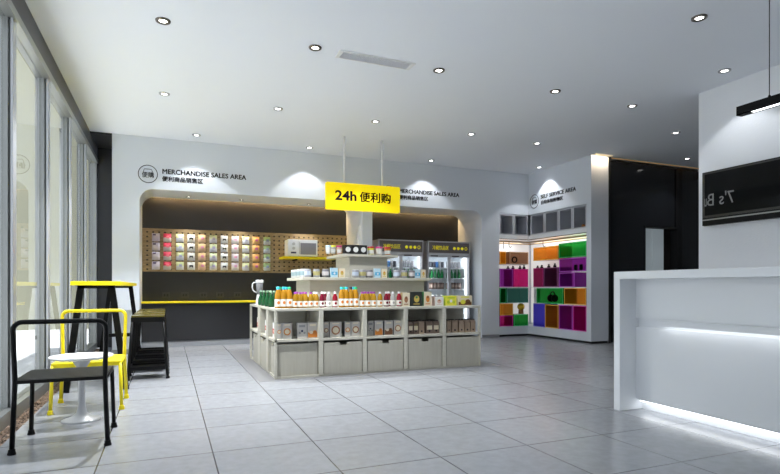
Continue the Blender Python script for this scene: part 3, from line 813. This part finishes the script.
# boxes in the front middle cells
GC = 'packets on the island middle shelf'
cells = [('leftmost cell', 'cereal', [(276.8,281.8,'orange','ring'),(282.5,291.9,'orange','ring'),(297.4,306.9,'grey','dots'),(307.6,318,'orange','bowl')]),
         ('second cell', 'cereal', [(323.4,329.2,'rust','ring'),(330,341.5,'rust','ring'),(344.8,350.8,'orange','ring'),(351.4,360,'rust','ring')]),
         ('middle cell', 'cereal', [(367.6,373.6,'grey','dots'),(374.8,383,'orange','bowl'),(384.6,393,'brown','bowl'),(394,402,'rust','ring')]),
         ('fourth cell', 'pouch', [(408.6,412.9,0,0),(413.7,418.2,0,0),(419.1,424.3,0,0),(426.4,432.6,0,0),(433.4,439,0,0)]),
         ('right end cell', 'pouch', [(447.2,451.2,0,0),(452.2,457.7,0,0),(459.2,464.2,0,0),(465,470,0,0),(470.8,475.5,0,0)])]
def coffee_mesh(w, d, h):
    m = MB()
    m.add([(-w/2,-d/2,0),(w/2,-d/2,0),(w/2,d/2,0),(-w/2,d/2,0),(-w/2,-d/2,h*.82),(w/2,-d/2,h*.82),(w/2,d/2,h*.82),(-w/2,d/2,h*.82),(-w/2*.96,-.006,h),(w/2*.96,-.006,h),(w/2*.96,.006,h),(-w/2*.96,.006,h)],
          [(0,3,2,1),(0,1,5,4),(1,2,6,5),(2,3,7,6),(3,0,4,7),(4,5,9,8),(6,7,11,10),(5,6,10,9),(7,4,8,11),(8,9,10,11)])
    y = -d/2-.0008
    m.add([(-w*.42,y,h*.3),(w*.42,y,h*.3),(w*.42,y,h*.62),(-w*.42,y,h*.62)], [(0,1,2,3)], 1)
    m.add([(w*.16*math.cos(k*PI/6), y-.0005, h*.2+w*.16*math.sin(k*PI/6)) for k in range(12)], [tuple(range(12))], 2)
    m.box(-w*.45,w*.45,-.010,.010,h*.97,h*1.02,2)
    return m
ci = 0
for cn, tp, its in cells:
    for i, (u0,u1,c1,st) in enumerate(its):
        Yf = 5.86 + (.025 if tp == 'cereal' and i in (0,) else 0)
        x, wd = cu(u0, u1, Yf)
        if tp == 'cereal':
            desc = {'ring': 'white carton with round %s print' % c1, 'dots': 'white carton with grey dots', 'bowl': 'white carton with %s bowl print' % c1}[st]
            carton('cereal_carton', 'carton', wd, .055, .172, C['grey'], C['offwhite'], C[c1], C['cream'] if st != 'dots' else C['navy'], st, '%s in the %s of the island, %s from left' % (desc, cn, ORD[i]), (x, Yf+.03, .4285), GC)
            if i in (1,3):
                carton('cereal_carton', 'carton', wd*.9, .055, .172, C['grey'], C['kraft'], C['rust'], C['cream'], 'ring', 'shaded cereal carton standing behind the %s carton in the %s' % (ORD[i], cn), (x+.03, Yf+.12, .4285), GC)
        else:
            shade = 'kraft' if cn == 'right end cell' or i == 2 else 'darkkraft'
            o = coffee_mesh(wd, .06, .158).build('coffee_packet', [C[shade], C['cream'] if shade == 'darkkraft' else C['kraft'], C['black']])
            o.location = (x, Yf+.03, .4285)
            tag(o, 'brown coffee packet with folded dark top in the %s, %s from left' % (cn, ORD[i]), 'packet', GC)
            o2 = o.copy(); COL.objects.link(o2); o2.location = (x+.012, Yf+.125, .4285)
            o2['label'] = 'brown coffee packet standing behind the %s one in the %s' % (ORD[i], cn)
for k, (y, lb) in enumerate(((6.10,'corner cell, nearer'),(6.42,'middle cell, nearer'),(6.62,'middle cell, further'),(7.05,'far cell, nearer'),(7.25,'far cell, further'))):
    carton('cereal_carton', 'carton', .12, .055, .165, C['offwhite'], C['white'], C['red'], C['cream'], 'band', 'white carton with red print on the left side of the island, %s' % lb, (IX0+.075, y, .4285), 'cartons in the island left side', -PI/2)
# tubs on the riser shelf
Z1 = T1z + .0355
tp = {'t_blue': can_proto('food_tin', 'tin', G['can_grey'], .10, .042, mat('tin_blue', (.45,.52,.62), .4), mat('tin_lid', (.6,.6,.6), .35, metal=.6)),
      't_olive': can_proto('food_tin', 'tin', G['can_grey'], .10, .042, mat('tin_olive', (.38,.34,.14), .4), G['can_grey']),
      't_grey': can_proto('food_tin', 'tin', mat('tin_dark', (.14,.13,.14), .4), .10, .042, mat('tin_pale', (.55,.52,.52), .4), G['can_grey']),
      't_white': can_proto('food_tub', 'tub', mat('tub_white', (.52,.53,.52), .45), .105, .038, mat('tub_mint', (.26,.36,.38), .45), G['can_grey'])}
TD = {'t_blue': 'squat tin with pale blue label', 't_olive': 'squat tin with olive label', 't_grey': 'squat dark tin with pale label'}
YT = 6.34
GT = 'tins and packs on the island riser shelf'
sets = [('left', [307.8,316.6,325.4], (331.4,338.2), (339.4,345.4)), ('middle', [355.4,362.6,369.4], (375.2,381.2), (381.9,387.6)), ('right', [396.6,404.2,411.6], (415.4,421), (421.6,426.4))]
for nm, us, cy, tn in sets:
    for k, u in zip(('t_blue','t_olive','t_grey'), us):
        place(k, tp, (XU(u, YT), YT, Z1), '%s in the %s set on the island riser shelf' % (TD[k], nm), GT)
    x, wd = cu(*cy, YT-.04); carton('food_pack', 'pack', wd, .05, .118, C['sky'], C['sky'], C['cyan'], C['white'], 'band', 'pale blue pack in the %s set on the island riser shelf' % nm, (x, YT, Z1), GT)
    x, wd = cu(*tn, YT-.04); carton('food_pack', 'pack', wd, .05, .112, C['tan'], C['cream'], C['gold'], C['orange'], 'fig', 'cream and gold pack in the %s set on the island riser shelf' % nm, (x, YT, Z1), GT)
for k in range(4):
    place('t_white', tp, (1.525, 6.42+k*.17, Z1), 'white tub on the left edge of the riser shelf, %s from the front' % ORD[k], 'white tubs on the riser shelf')
# top shelf
Z2 = 1.4205
YTp = 6.52
for i, (u0, u1) in enumerate(((344.6,351.6),(352.2,359.4),(360,367))):
    x, wd = cu(u0, u1, YTp-.04)
    carton('black_gift_box', 'box', wd, .08, .118, C['black'], C['black'], C['white'], C['white'], 'disc', 'black box with white disc on the top shelf, %s of three from left' % ORD[i], (x, YTp, Z2), 'black boxes on the top shelf')
cc = [(328.6,'sky','white','pale blue topped cup at the left end of the top shelf'), (333.6,'lemon','offwhite','lemon and white cup on the top shelf'), (339.6,'magenta','pink','magenta topped cup left of the black boxes'),
      (371.4,'red','lemon','red topped yellow cup right of the black boxes'), (379.6,'magenta','white','magenta topped white cup on the top shelf'), (388.2,'red','orange','red topped orange cup at the right end of the top shelf')]
for u, tc_, bc, lb in cc:
    t = thing('noodle_cup', lb, 'cup', (XU(u, YTp), YTp + .02, Z2), 0, 'cups on the top shelf')
    rr_ = .046 if u > 350 else .034
    MB().lathe([(rr_*.78,0),(rr_*.98,.085),(rr_*.98,.09)], n=18).build('cup', C[bc], t)
    MB().lathe([(rr_,.085),(rr_*1.02,.09),(rr_*1.02,.105),(rr_*.9,.108)], n=18).build('lid', C[tc_], t)
    MB().lathe([(rr_*.83,.015),(rr_*.95,.06)], n=18, caps=False).build('label', C['white'], t)
# blender jug behind the green bottles
bl = thing('blender', 'white based blender jug behind the green bottles', 'blender', (1.165, 7.47, Z0))
bl.scale = (.82,.82,.86)
MB().lathe([(.062,0),(.066,.012),(.058,.06),(.045,.14),(.042,.15)], n=20).build('base', M['white_gloss'], bl)
MB().lathe([(.04,.15),(.05,.19),(.062,.34)], n=20).build('jar', mat('smoked_jar', (.16,.16,.17), .15), bl)
MB().lathe([(.064,.34),(.066,.345),(.066,.375),(.05,.385)], n=20).build('lid', M['white_gloss'], bl)
MB().tube([(-.055,0,.345),(-.095,0,.345),(-.118,0,.32),(-.122,0,.27),(-.11,0,.225),(-.085,0,.2),(-.048,0,.185)], .010, 8).build('handle', M['white_gloss'], bl)

# ------------------------------------------------------------------ coloured cube display
CASE = mat('case_grey', (.52,.53,.56), .5)
def display_case(loc, w, rz, label):
    t = thing('display_case', label, 'display case', loc, rz, 'glass fronted cases above the cubes')
    h = .405; d = .36
    MB().box(-w/2,w/2,d-.015,d,0,h).box(-w/2,-w/2+.015,0,d,0,h).box(w/2-.015,w/2,0,d,0,h).box(-w/2,w/2,0,d,0,.015).box(-w/2,w/2,0,d,h-.015,h).build('body', CASE, t)
    dd = MB().box(-w/2+.004,w/2-.004,-.02,-.002,0,.02).box(-w/2+.004,w/2-.004,-.02,-.002,h-.02,h).box(-w/2+.004,-w/2+.03,-.02,-.002,.02,h-.02).box(w/2-.03,w/2-.004,-.02,-.002,.02,h-.02)  .build('door', M['case_frame'], t)
    MB().box(-w/2+.03,w/2-.03,-.013,-.009,.02,h-.02).build('pane', M['case_glass'], dd)
    return t
zc = 2.062
xl_ = 6.15; wq = (XR-6.15)/2
display_case((xl_+wq/2, YB+.03, zc), wq-.006, 0, 'glass fronted case on the left return above the cubes, outer one')
display_case((xl_+wq*1.5, YB+.03, zc), wq-.006, 0, 'glass fronted case on the left return above the cubes, in the corner')
yy = [9.0, 8.55, 8.14, 7.76, 7.40]
for i in range(4):
    display_case((XR+.03, (yy[i]+yy[i+1])/2, zc), yy[i]-yy[i+1]-.006, -PI/2, 'glass fronted case on the long wall above the cubes, %s from the corner' % ORD[i])
o = MB()
for k in range(6):
    o.lathe([(.01,0),(.035,.03),(.03,.06),(.005,.075)], (XR+.15+.05*(k%2), 7.46+.045*k, zc+.016), 10)
tag(o.build('orange_ornament', mat('orange_fabric', (.5,.2,.04), .6)), 'orange ornament row in the glass case nearest the pillar', 'ornament')
ws = thing('white_shelf', 'white L-shaped lit shelf under the glass fronted cases', 'shelf', (6.5, 9.0, 1.977))
MB().box(-.352,.75,.045,.48,0,.08).box(.365,.75,-1.60,.045,0,.08).build('board', M['white_gloss'], ws)
MB().box(-.34,.40,.047,.06,-.01,0).box(.367,.38,-1.59,.06,-.01,0).build('dark_edge', M['black_matt'], ws)
light('glow', 'AREA', (.56,-.75,-.03), RECESS_W, (.97,.98,1), ws, (0,0,0), shape='RECTANGLE', size=.2, size_y=1.6)
light('glow', 'AREA', (.0,.28,-.03), RECESS_W*.5, (.97,.98,1), ws, (0,0,0), shape='RECTANGLE', size=.6, size_y=.2)
for i, (dy, z) in enumerate(((.02,1.925),(.14,1.90))):
    r = MB().tube([(6.15,YB+.05+dy,z),(XR+.05+dy,YB+.05+dy,z),(XR+.05+dy,7.40,z)], .014, 8).build('hanging_rail', M['tan_wood'])
    tag(r, ['tan hanging rail below the white shelf, front one', 'tan hanging rail below the white shelf, rear one'][i], 'rail')
for i, (u, pl) in enumerate(((503.5,'b'),(509,'b'),(543,'r'))):
    if pl == 'b': x, y, rz = XU(u, YB+.07), YB+.07, 0
    else: x, y, rz = XR+.07, YU(u, XR+.07), 0
    hk = MB().tube([(x,y,1.925),(x,y,1.84),(x+.03,y,1.80),(x+.06,y,1.83)] if i else [(x,y,1.925),(x,y,1.78)], .007, 6).build('hook', M['black'])
    tag(hk, 'black hook on the hanging rail, %s from left' % ORD[i], 'hook', 'hooks on the hanging rail')

GA = 'coloured acrylic cubes'
def cube(u0, u1, v0, v1, col, label, plane, depth=.32, inset=.012):
    """open-fronted acrylic box: u0,u1 columns and v0,v1 rows at its left edge in the photo, on its wall plane"""
    if plane == 'r':
        X = XR + inset; ya_, yb_ = YU(u0, X), YU(u1, X)
        z1 = ZV(u0, v0, ya_); z0 = ZV(u0, v1, ya_)
        w = ya_-yb_; loc = (X, (ya_+yb_)/2, z0); rz = -PI/2
    else:
        Y = YB + inset; xa_, xb_ = XU(u0, Y), XU(u1, Y)
        z1 = ZV(u0, v0, Y); z0 = ZV(u0, v1, Y)
        w = xb_-xa_; loc = ((xa_+xb_)/2, Y, z0); rz = 0
    return cube_at(loc, w, z1-z0, rz, col, label, depth)
def cube_at(loc, w, h, rz, col, label, depth=.32):
    t = thing('acrylic_cube', label, 'acrylic cube', loc, rz, GA)
    a = w/2-.003; th = .010; h -= .004
    MB().box(-a,a,depth-th,depth,0,h).box(-a,-a+th,.006,depth-th,0,h).box(a-th,a,.006,depth-th,0,h).box(-a+th,a-th,.006,depth-th,0,th).box(-a+th,a-th,.006,depth-th,h-th,h).build('shell', AC[col], t)
    e = .016
    MB().box(-a,a,0,.006,0,e).box(-a,a,0,.006,h-e,h).box(-a,-a+e,0,.006,e,h-e).box(a-e,a,0,.006,e,h-e).build('rim', RIM[col], t)
    return t
fill_mat = (mat('fill_panel_white', (.5,.5,.5), .5, emit=(1,.97,.95), es=.36))  # glowing panels added behind the cubes to brighten the acrylic
tag(MB().box(XE-.02, XE-.006, 7.42, 9.45, .24, 1.95).build('fill_panel', fill_mat), 'added white glowing panel behind the cubes on the long wall', 'added fill panel')
tag(MB().box(6.16, 7.2, 9.48, 9.494, .24, 1.95).build('fill_panel', fill_mat), 'added white glowing panel behind the cubes on the short return', 'added fill panel')
# long wall: y runs 9.0 (corner) to 7.4 (pillar)
def RW_(u): return YU(u, XR+.012)
Zr = [.203, .655, .985, 1.275, 1.36, 1.545, 1.83]
def rc(u0, u1, z0, z1, col, label):
    ya_, yb_ = RW_(u0), RW_(u1)
    return cube_at((XR+.012, (ya_+yb_)/2, z0), ya_-yb_, z1-z0, -PI/2, col, label)
def lc(u0, u1, z0, z1, col, label, depth=.32):
    xa_, xb_ = XU(u0, YB+.012), XU(u1, YB+.012)
    return cube_at(((xa_+xb_)/2, YB+.012, z0), xb_-xa_, z1-z0, 0, col, label, depth)
rc(533.2,544.8,.203,.675,'blue','tall blue acrylic cube on the sill by the corner')
rc(545,558.3,.203,.66,'orange','tall orange acrylic cube on the sill')
rc(558.8,572.6,.203,.665,'purple','tall purple acrylic cube on the sill')
rc(573,586.4,.203,.665,'magenta','magenta acrylic cube on the sill next to the pillar')
rc(536.4,563,.677,.985,'green','wide green acrylic cube holding headphones')
rc(564,586,.677,.985,'orange','wide orange acrylic cube in the row above the sill')
rc(533.2,543.2,1.0,1.385,'wine','wine red acrylic cube in the middle row by the corner')
rc(543.6,558.4,1.0,1.385,'plum','dark plum acrylic cube in the middle row')
rc(559,574.5,1.0,1.275,'purple','see-through purple acrylic cube under the headset one')
rc(559,586.3,1.285,1.54,'purple','wide purple acrylic cube holding a black headset')
rc(558.6,586.3,1.55,1.83,'green','wide green acrylic cube at the top near the pillar')
rc(533.2,558.2,1.53,1.80,'orange','wide orange acrylic cube at the top by the corner')
lc(499.8,513.2,.203,.425,'magenta','magenta acrylic cube at the bottom left on the return')
lc(513.8,528.4,.203,.445,'green','small green acrylic cube under the yellow ball')
lc(499.8,513.2,.428,.67,'orange','orange acrylic cube stacked on the magenta one')
lc(499.8,506.5,.675,.985,'green','narrow green acrylic cube at the left edge of the return')
lc(507,528.6,.675,.985,'teal','dark teal acrylic cube on the return by the corner', .3)
lc(499.8,513.0,1.0,1.375,'purple','purple acrylic cube at the left of the middle row')
lc(513.4,528.4,1.0,1.375,'magenta','magenta purple acrylic cube in the middle row of the return')
lc(499.8,506.2,1.46,1.72,'orange','narrow orange acrylic cube at the top left of the return')
lc(509.5,528.5,1.47,1.72,'brown','brownish acrylic cube at the top of the return')
# shelf boards carrying the upper rows
for z, lb in ((.985,'clear shelf board under the middle row of cubes'), (1.455,'clear shelf board under the top left cubes')):
    if z < 1.2:
        s_ = MB().box(6.15,XR+.36,YB+.03,YB+.34,z+.001,z+.013).box(XR+.03,XR+.36,7.40,YB+.03,z+.001,z+.013)
    else: s_ = MB().box(6.15,XR+.0,YB+.03,YB+.34,z,z+.012)
    tag(s_.build('shelf_board', M['white_gloss']), lb, 'shelf')
# things in and on the cubes
def ball(loc, r, m, name, label, cat):
    pr = [(max(.001, r*math.sin(PI*k/12)), r - r*math.cos(PI*k/12)) for k in range(13)]
    return tag(MB().lathe(pr, (0,0,0), 18).build(name, m, loc=loc), label, cat)
xq = XU(520.5, YB+.1)
bt = thing('ball_ornament', 'round yellow ornament on the small green cube', 'ornament', (xq, YB+.085, .447))
MB().lathe([(.05,0),(.055,.01),(.05,.08),(.03,.095)], n=16).build('base', mat('ornament_brown', (.30,.12,.03), .5), bt)
MB().lathe([(max(.001,.075*math.sin(PI*k/12)), .145-.075*math.cos(PI*k/12)) for k in range(13)], n=18).build('ball', mat('ornament_yellow', (.90,.58,.03), .35), bt)
hp = thing('headphones', 'black headphones inside the wide green cube', 'headphones', (XR+.10, RW_(549), .69), -PI/2)
for sx in (-1, 1):
    MB().tube([(sx*.05-.02*sx,0,.09),(sx*.05+.03*sx,0,.09)], .07, 18).build('ear_cup', M['black'], hp)
MB().tube([(.075*math.cos(PI*k/10), .0, .10+.12*math.sin(PI*k/10)) for k in range(11)], .012, 8).build('headband', M['black'], hp)
hs = thing('headset', 'black headset set inside the wide purple cube', 'headset', (XR+.10, RW_(576), 1.298), -PI/2)
for k in range(3):
    MB().tube([(-.14+.14*k,0,.062),(-.10+.14*k,.03,.062)], .058, 16).build('ear_cup', M['black'], hs)
for i, (u, pl) in enumerate(((508,'l'),(513,'l'),(520,'l'),(524,'l'),(535,'r'),(539,'r'),(546,'r'),(552,'r'))):
    loc = (XU(u,YB+.08), YB+.08, 1.373) if pl == 'l' else (XR+.08, RW_(u), 1.383)
    t = thing('toy_figure', 'small dark toy on top of the middle row of cubes, %s from left' % ORD[i], 'toy', loc, 0, 'small toys on the cubes')
    hh = .03 + .012*((i*5) % 4)
    MB().lathe([(.03,0),(.034,.01),(.026,hh*.6),(.012,hh*.7)], n=10).build('body', M['black'], t)
    MB().lathe([(max(.001,.02*math.sin(PI*k/8)), hh*.7+.016-.018*math.cos(PI*k/8)) for k in range(9)], n=10).build('head', M['wood_dark'], t)
wr = MB().tube([(.055*math.cos(PI*k/8), 0, .055*math.sin(PI*k/8)) for k in range(16)], .016, 8, closed=True).build('wheel_ring', M['black'], loc=(XU(514.5,YB+.09), YB+.09, 1.56))
tag(wr, 'small black ring toy standing in the brownish cube', 'toy')
gcard = MB().box(-.006,.006,-.09,.09,0,.29).build('white_card', M['white_plain'], loc=(XR+.10, 8.90, .677))
tag(gcard, 'narrow white card in the corner beside the wide green cube', 'card')

# ------------------------------------------------------------------ reception counter
rc_ = thing('reception_counter', 'long white reception counter with glowing toe light', 'counter', (3.365, 3.32, 0))
LEN = 3.4
MB().box(0,.66,-.063,0,0,1.0625).build('end_panel', M['counter'], rc_, bevel=.003)
MB().box(0,.66,-LEN,0,1.0625,1.1235).build('counter_top', M['counter'], rc_, bevel=.003)
MB().box(.175,.20,-LEN,-.063,.087,.675).box(.175,.20,-LEN,-.063,.745,1.0625).box(.20,.215,-LEN,-.063,.675,.745).build('front_panel', M['counter'], rc_)
MB().box(.115,.20,-LEN,-.30,.733,.7455).box(.115,.122,-LEN,-.30,.70,.733).build('ledge', M['counter'], rc_, bevel=.002)
MB().box(.126,.146,-LEN,-.34,.726,.733).build('ledge_light', M['led_soft'], rc_)
MB().box(.25,.27,-LEN,-.063,0,.087).box(.20,.25,-LEN,-.063,.075,.087).build('toe_kick', M['counter'], rc_)
MB().box(.205,.225,-LEN,-.08,.067,.075).build('toe_light', M['led_white'], rc_)
MB().box(.64,.66,-LEN,-.063,0,1.0625).box(.27,.64,-LEN,-LEN+.06,0,1.0625).build('back_panel', M['counter'], rc_)
light('glow', 'AREA', (.137,-(LEN+.34)/2,.722), LEDGE_W, (.94,.97,1), rc_, (0,math.radians(-10),0), shape='RECTANGLE', size=.02, size_y=LEN-.3)
light('glow', 'AREA', (.215,-LEN/2,.064), LED_W, (.94,.97,1), rc_, (0,math.radians(15),0), shape='RECTANGLE', size=.03, size_y=LEN-.2)

# ------------------------------------------------------------------ television and pendant
tv = thing('television', 'wide black wall television with a mirrored text reflection', 'television', (XTV-.025, 4.377, 1.716), -PI/2)
TW = 1.25; TH = .625
MB().box(0,TW,-.055,-.0,.0,TH).build('casing', M['black'], tv, bevel=.006)
MB().box(.3,TW-.3,0,.024,.15,TH-.15).build('wall_mount', M['black'], tv)
MB().box(.035,TW-.035,-.058,-.054,.115,TH-.03).build('screen', M['screen'], tv)
MB().box(.008,.035,-.057,-.054,.09,TH-.012).box(TW-.035,TW-.008,-.057,-.054,.09,TH-.012).box(.035,TW-.035,-.057,-.054,TH-.03,TH-.012).box(.035,TW-.035,-.057,-.054,.09,.115).build('bezel', M['bezel'], tv)
MB().box(.008,TW-.008,-.060,-.054,.058,.072).build('silver_strip', M['silver'], tv)
text_mesh('text_reflection', "7's B", .20, M['letter_reflection'], tv, (.393,-.0585,.285), align='LEFT', mirror=True, width=.318, depth=.0004)  # mirrored grey letters laid on the screen to draw a sign's reflection
text_mesh('text_reflection', "u", .20, M['letter_reflection'], tv, (.066,-.0585,.285), align='LEFT', mirror=True, width=.028, depth=.0004)

XP = 4.0
yp0 = YU(738.8, XP)
pn = thing('pendant_lamp', 'slim black linear pendant lamp above the reception counter', 'lamp', (XP, yp0, 2.295))
MB().box(-.03,.03,-1.6,0,.012,.068).box(-.03,-.024,-1.6,0,0,.012).box(.024,.03,-1.6,0,0,.012).box(-.03,.03,-.10,0,0,.012).build('housing', M['black'], pn, bevel=.002)
MB().box(-.022,.022,-1.55,-.10,.004,.012).build('diffuser', M['led_white'], pn)
for y in (YU(769.4, XP)-yp0, -1.35):
    MB().tube([(0,y,.068),(0,y,H-2.295)], .003, 6).build('cable', M['black'], pn)
    MB().tube([(0,y,.066),(0,y,.085)], .009, 8).build('cable_grip', M['black'], pn)
light('glow', 'AREA', (0,-.82,-.004), PENDANT_W, (.97,.98,1), pn, (0,0,0), shape='RECTANGLE', size=.05, size_y=1.45)

# cove light above the pillar and the dark wall
t = thing('cove_light', 'warm light strip on the ceiling over the white pillar end', 'light strip', (7.06, 7.19, H))
MB().box(-.19,.19,-.012,.012,-.01,0).build('strip', mat('led_amber_pale', (1,.8,.5), .5, emit=(1,.75,.4), es=.6), t)
light('glow', 'AREA', (0,0,-.012), 3.0, (1,.80,.55), t, (math.radians(24),0,0), shape='RECTANGLE', size=.36, size_y=.02)
t = thing('cove_light', 'warm light strip along the top of the black panel wall', 'light strip', (8.9, 7.30, H))
MB().box(-1.55,1.65,-.01,.01,-.012,0).build('strip', mat('led_amber', (1,.7,.3), .5, emit=(1,.55,.18), es=.10), t)
light('glow', 'AREA', (0,-.02,-.014), .6, (1,.62,.28), t, (math.radians(10),0,0), shape='RECTANGLE', size=3.1, size_y=.02)

# ------------------------------------------------------------------ furniture
def chair(label, m, loc, rz, group=None, sh=.435):
    """back at local y=0, front legs at y=+.48"""
    t = thing('metal_chair', label, 'chair', loc, rz, group)
    w, d = .25, .47
    R = .05
    pts = [(-w-.004,0,.02),(-w+.012,0,sh),(-w+.004,-.012,.72)]
    for k in range(6):
        a = PI - k*PI/10
        pts.append((-w+.004+R+R*math.cos(a), -.014, .74+R*math.sin(a)))
    up = pts + [(-x,y,z) for x,y,z in reversed(pts)]
    MB().tube(up, .0145, 10).build('back_frame', m, t)
    for sx in (-1,1):
        MB().tube([(sx*(w-.012),d-.02,sh-.01),(sx*(w+.0),d,.02)], .0135, 10).build('leg', m, t)
        for y in (0,d):
            xx = sx*(w+.004) if y == 0 else sx*w
            MB().lathe([(.022,0),(.024,.006),(.018,.022),(.020,.028),(.015,.034)], (xx,y,0), 14).build('foot', m, t)
        MB().tube([(sx*(w-.012),0,sh-.012),(sx*(w-.012),d-.02,sh-.012)], .0135, 8).build('side_rail', m, t)
    s = MB()
    s.box(-w+.002,w-.002,-.012,.012,sh-.016,sh+.006).box(-w+.002,w-.002,d-.04,d-.01,sh-.03,sh+.006)
    for k in range(8):
        s.box(-w+.004,w-.004,.02+k*.051,.062+k*.051,sh-.006,sh+.007)
    s.build('seat', m, t, bevel=.003)
    return t
chair('black tubular metal chair nearest the camera, seen from behind', M['black'], (-.606, 3.80, 0), 0, 'metal chairs at the tulip table')
chair('bright yellow tubular metal chair behind the white tulip table', M['yellow'], (-.60, 5.34, 0), PI, 'metal chairs at the tulip table', .39)
tt = thing('tulip_table', 'small round white tulip table between black and yellow chairs', 'table', (-.60, 4.60, 0))
MB().lathe([(.185,.462),(.21,.474),(.216,.481),(.212,.485)], n=40).build('table_top', mat('marble_white', (.80,.80,.80), .25), tt)
MB().lathe([(.135,0),(.135,.005),(.11,.012),(.07,.027),(.038,.052),(.027,.09),(.022,.15),(.0205,.25),(.024,.34),(.036,.40),(.06,.44),(.085,.462)], n=32).build('pedestal', mat('pedestal_white', (.40,.41,.42), .3), tt)

bx0, bx1, by0, by1, bz = -.845, -.425, 5.75, 8.72, 1.055
bt = thing('bar_table', 'long yellow topped bar table with black A-frame legs by the glass', 'table', ((bx0+bx1)/2, by0, 0))
hw = (bx1-bx0)/2
MB().box(-hw,hw,0,by1-by0,bz-.04,bz).build('table_top', M['yellow'], bt, bevel=.003)
for y in (.07, by1-by0-.08):
    for sx in (-1,1):
        m = MB()
        xt, xb = sx*.13, sx*.255
        m.add([(xt-.028,y-.02,bz-.04),(xt+.028,y-.02,bz-.04),(xt+.028,y+.02,bz-.04),(xt-.028,y+.02,bz-.04),(xb-.028,y-.02,0),(xb+.028,y-.02,0),(xb+.028,y+.02,0),(xb-.028,y+.02,0)],
              [(0,1,2,3),(7,6,5,4),(0,4,5,1),(1,5,6,2),(2,6,7,3),(3,7,4,0)])
        m.build('leg', M['black'], bt)
    MB().box(-.22,.22,y-.015,y+.015,.28,.33).build('crossbar', M['black'], bt)
    MB().box(-.15,.15,y-.02,y+.02,bz-.07,bz-.04).build('apron', M['black'], bt)

def stool():
    t = thing('bar_stool', '', 'stool')
    sz = .69
    MB().box(-.165,.165,-.16,.16,sz-.018,sz).build('seat', mat('seat_olive', (.085,.07,.012), .25), t, bevel=.003)
    MB().box(-.168,.168,-.163,-.14,sz-.07,sz-.018).box(-.168,.168,.14,.163,sz-.07,sz-.018).box(-.168,-.145,-.14,.14,sz-.07,sz-.018).box(.145,.168,-.14,.14,sz-.07,sz-.018).build('apron', M['black'], t)
    for sx in (-1,1):
        for sy in (-1,1):
            g = MB().tube([(sx*.15,sy*.145,sz-.02),(sx*.197,sy*.165,.0)], .0155, 8).build('leg', M['black'], t)
            MB().lathe([(.02,0),(.022,.005),(.02,.02),(.016,.026)], (sx*.197,sy*.165,0), 10).build('foot', M['black'], g)
    MB().box(-.18,.18,-.155,.155,.10,.118).build('footrest', M['black'], t)
    MB().box(-.185,.185,-.165,-.15,.10,.14).box(-.185,.185,.15,.165,.10,.14).box(-.185,-.17,-.15,.15,.10,.14).box(.17,.185,-.15,.15,.10,.14).build('footrest_frame', M['black'], t)
    return t
st = stool()
for i, y in enumerate((6.50, 7.05, 7.60, 8.15)):
    o = st if i == 0 else copy_tree(st)
    o.location = (-.20, y, 0); o['group'] = 'bar stools along the bar table'
    o['label'] = ['black bar stool with yellow seat, nearest in the row by the bar table', 'black bar stool with yellow seat, second in the row from the camera', 'black bar stool with yellow seat, third in the row from the camera', 'black bar stool with yellow seat, furthest in the row'][i]
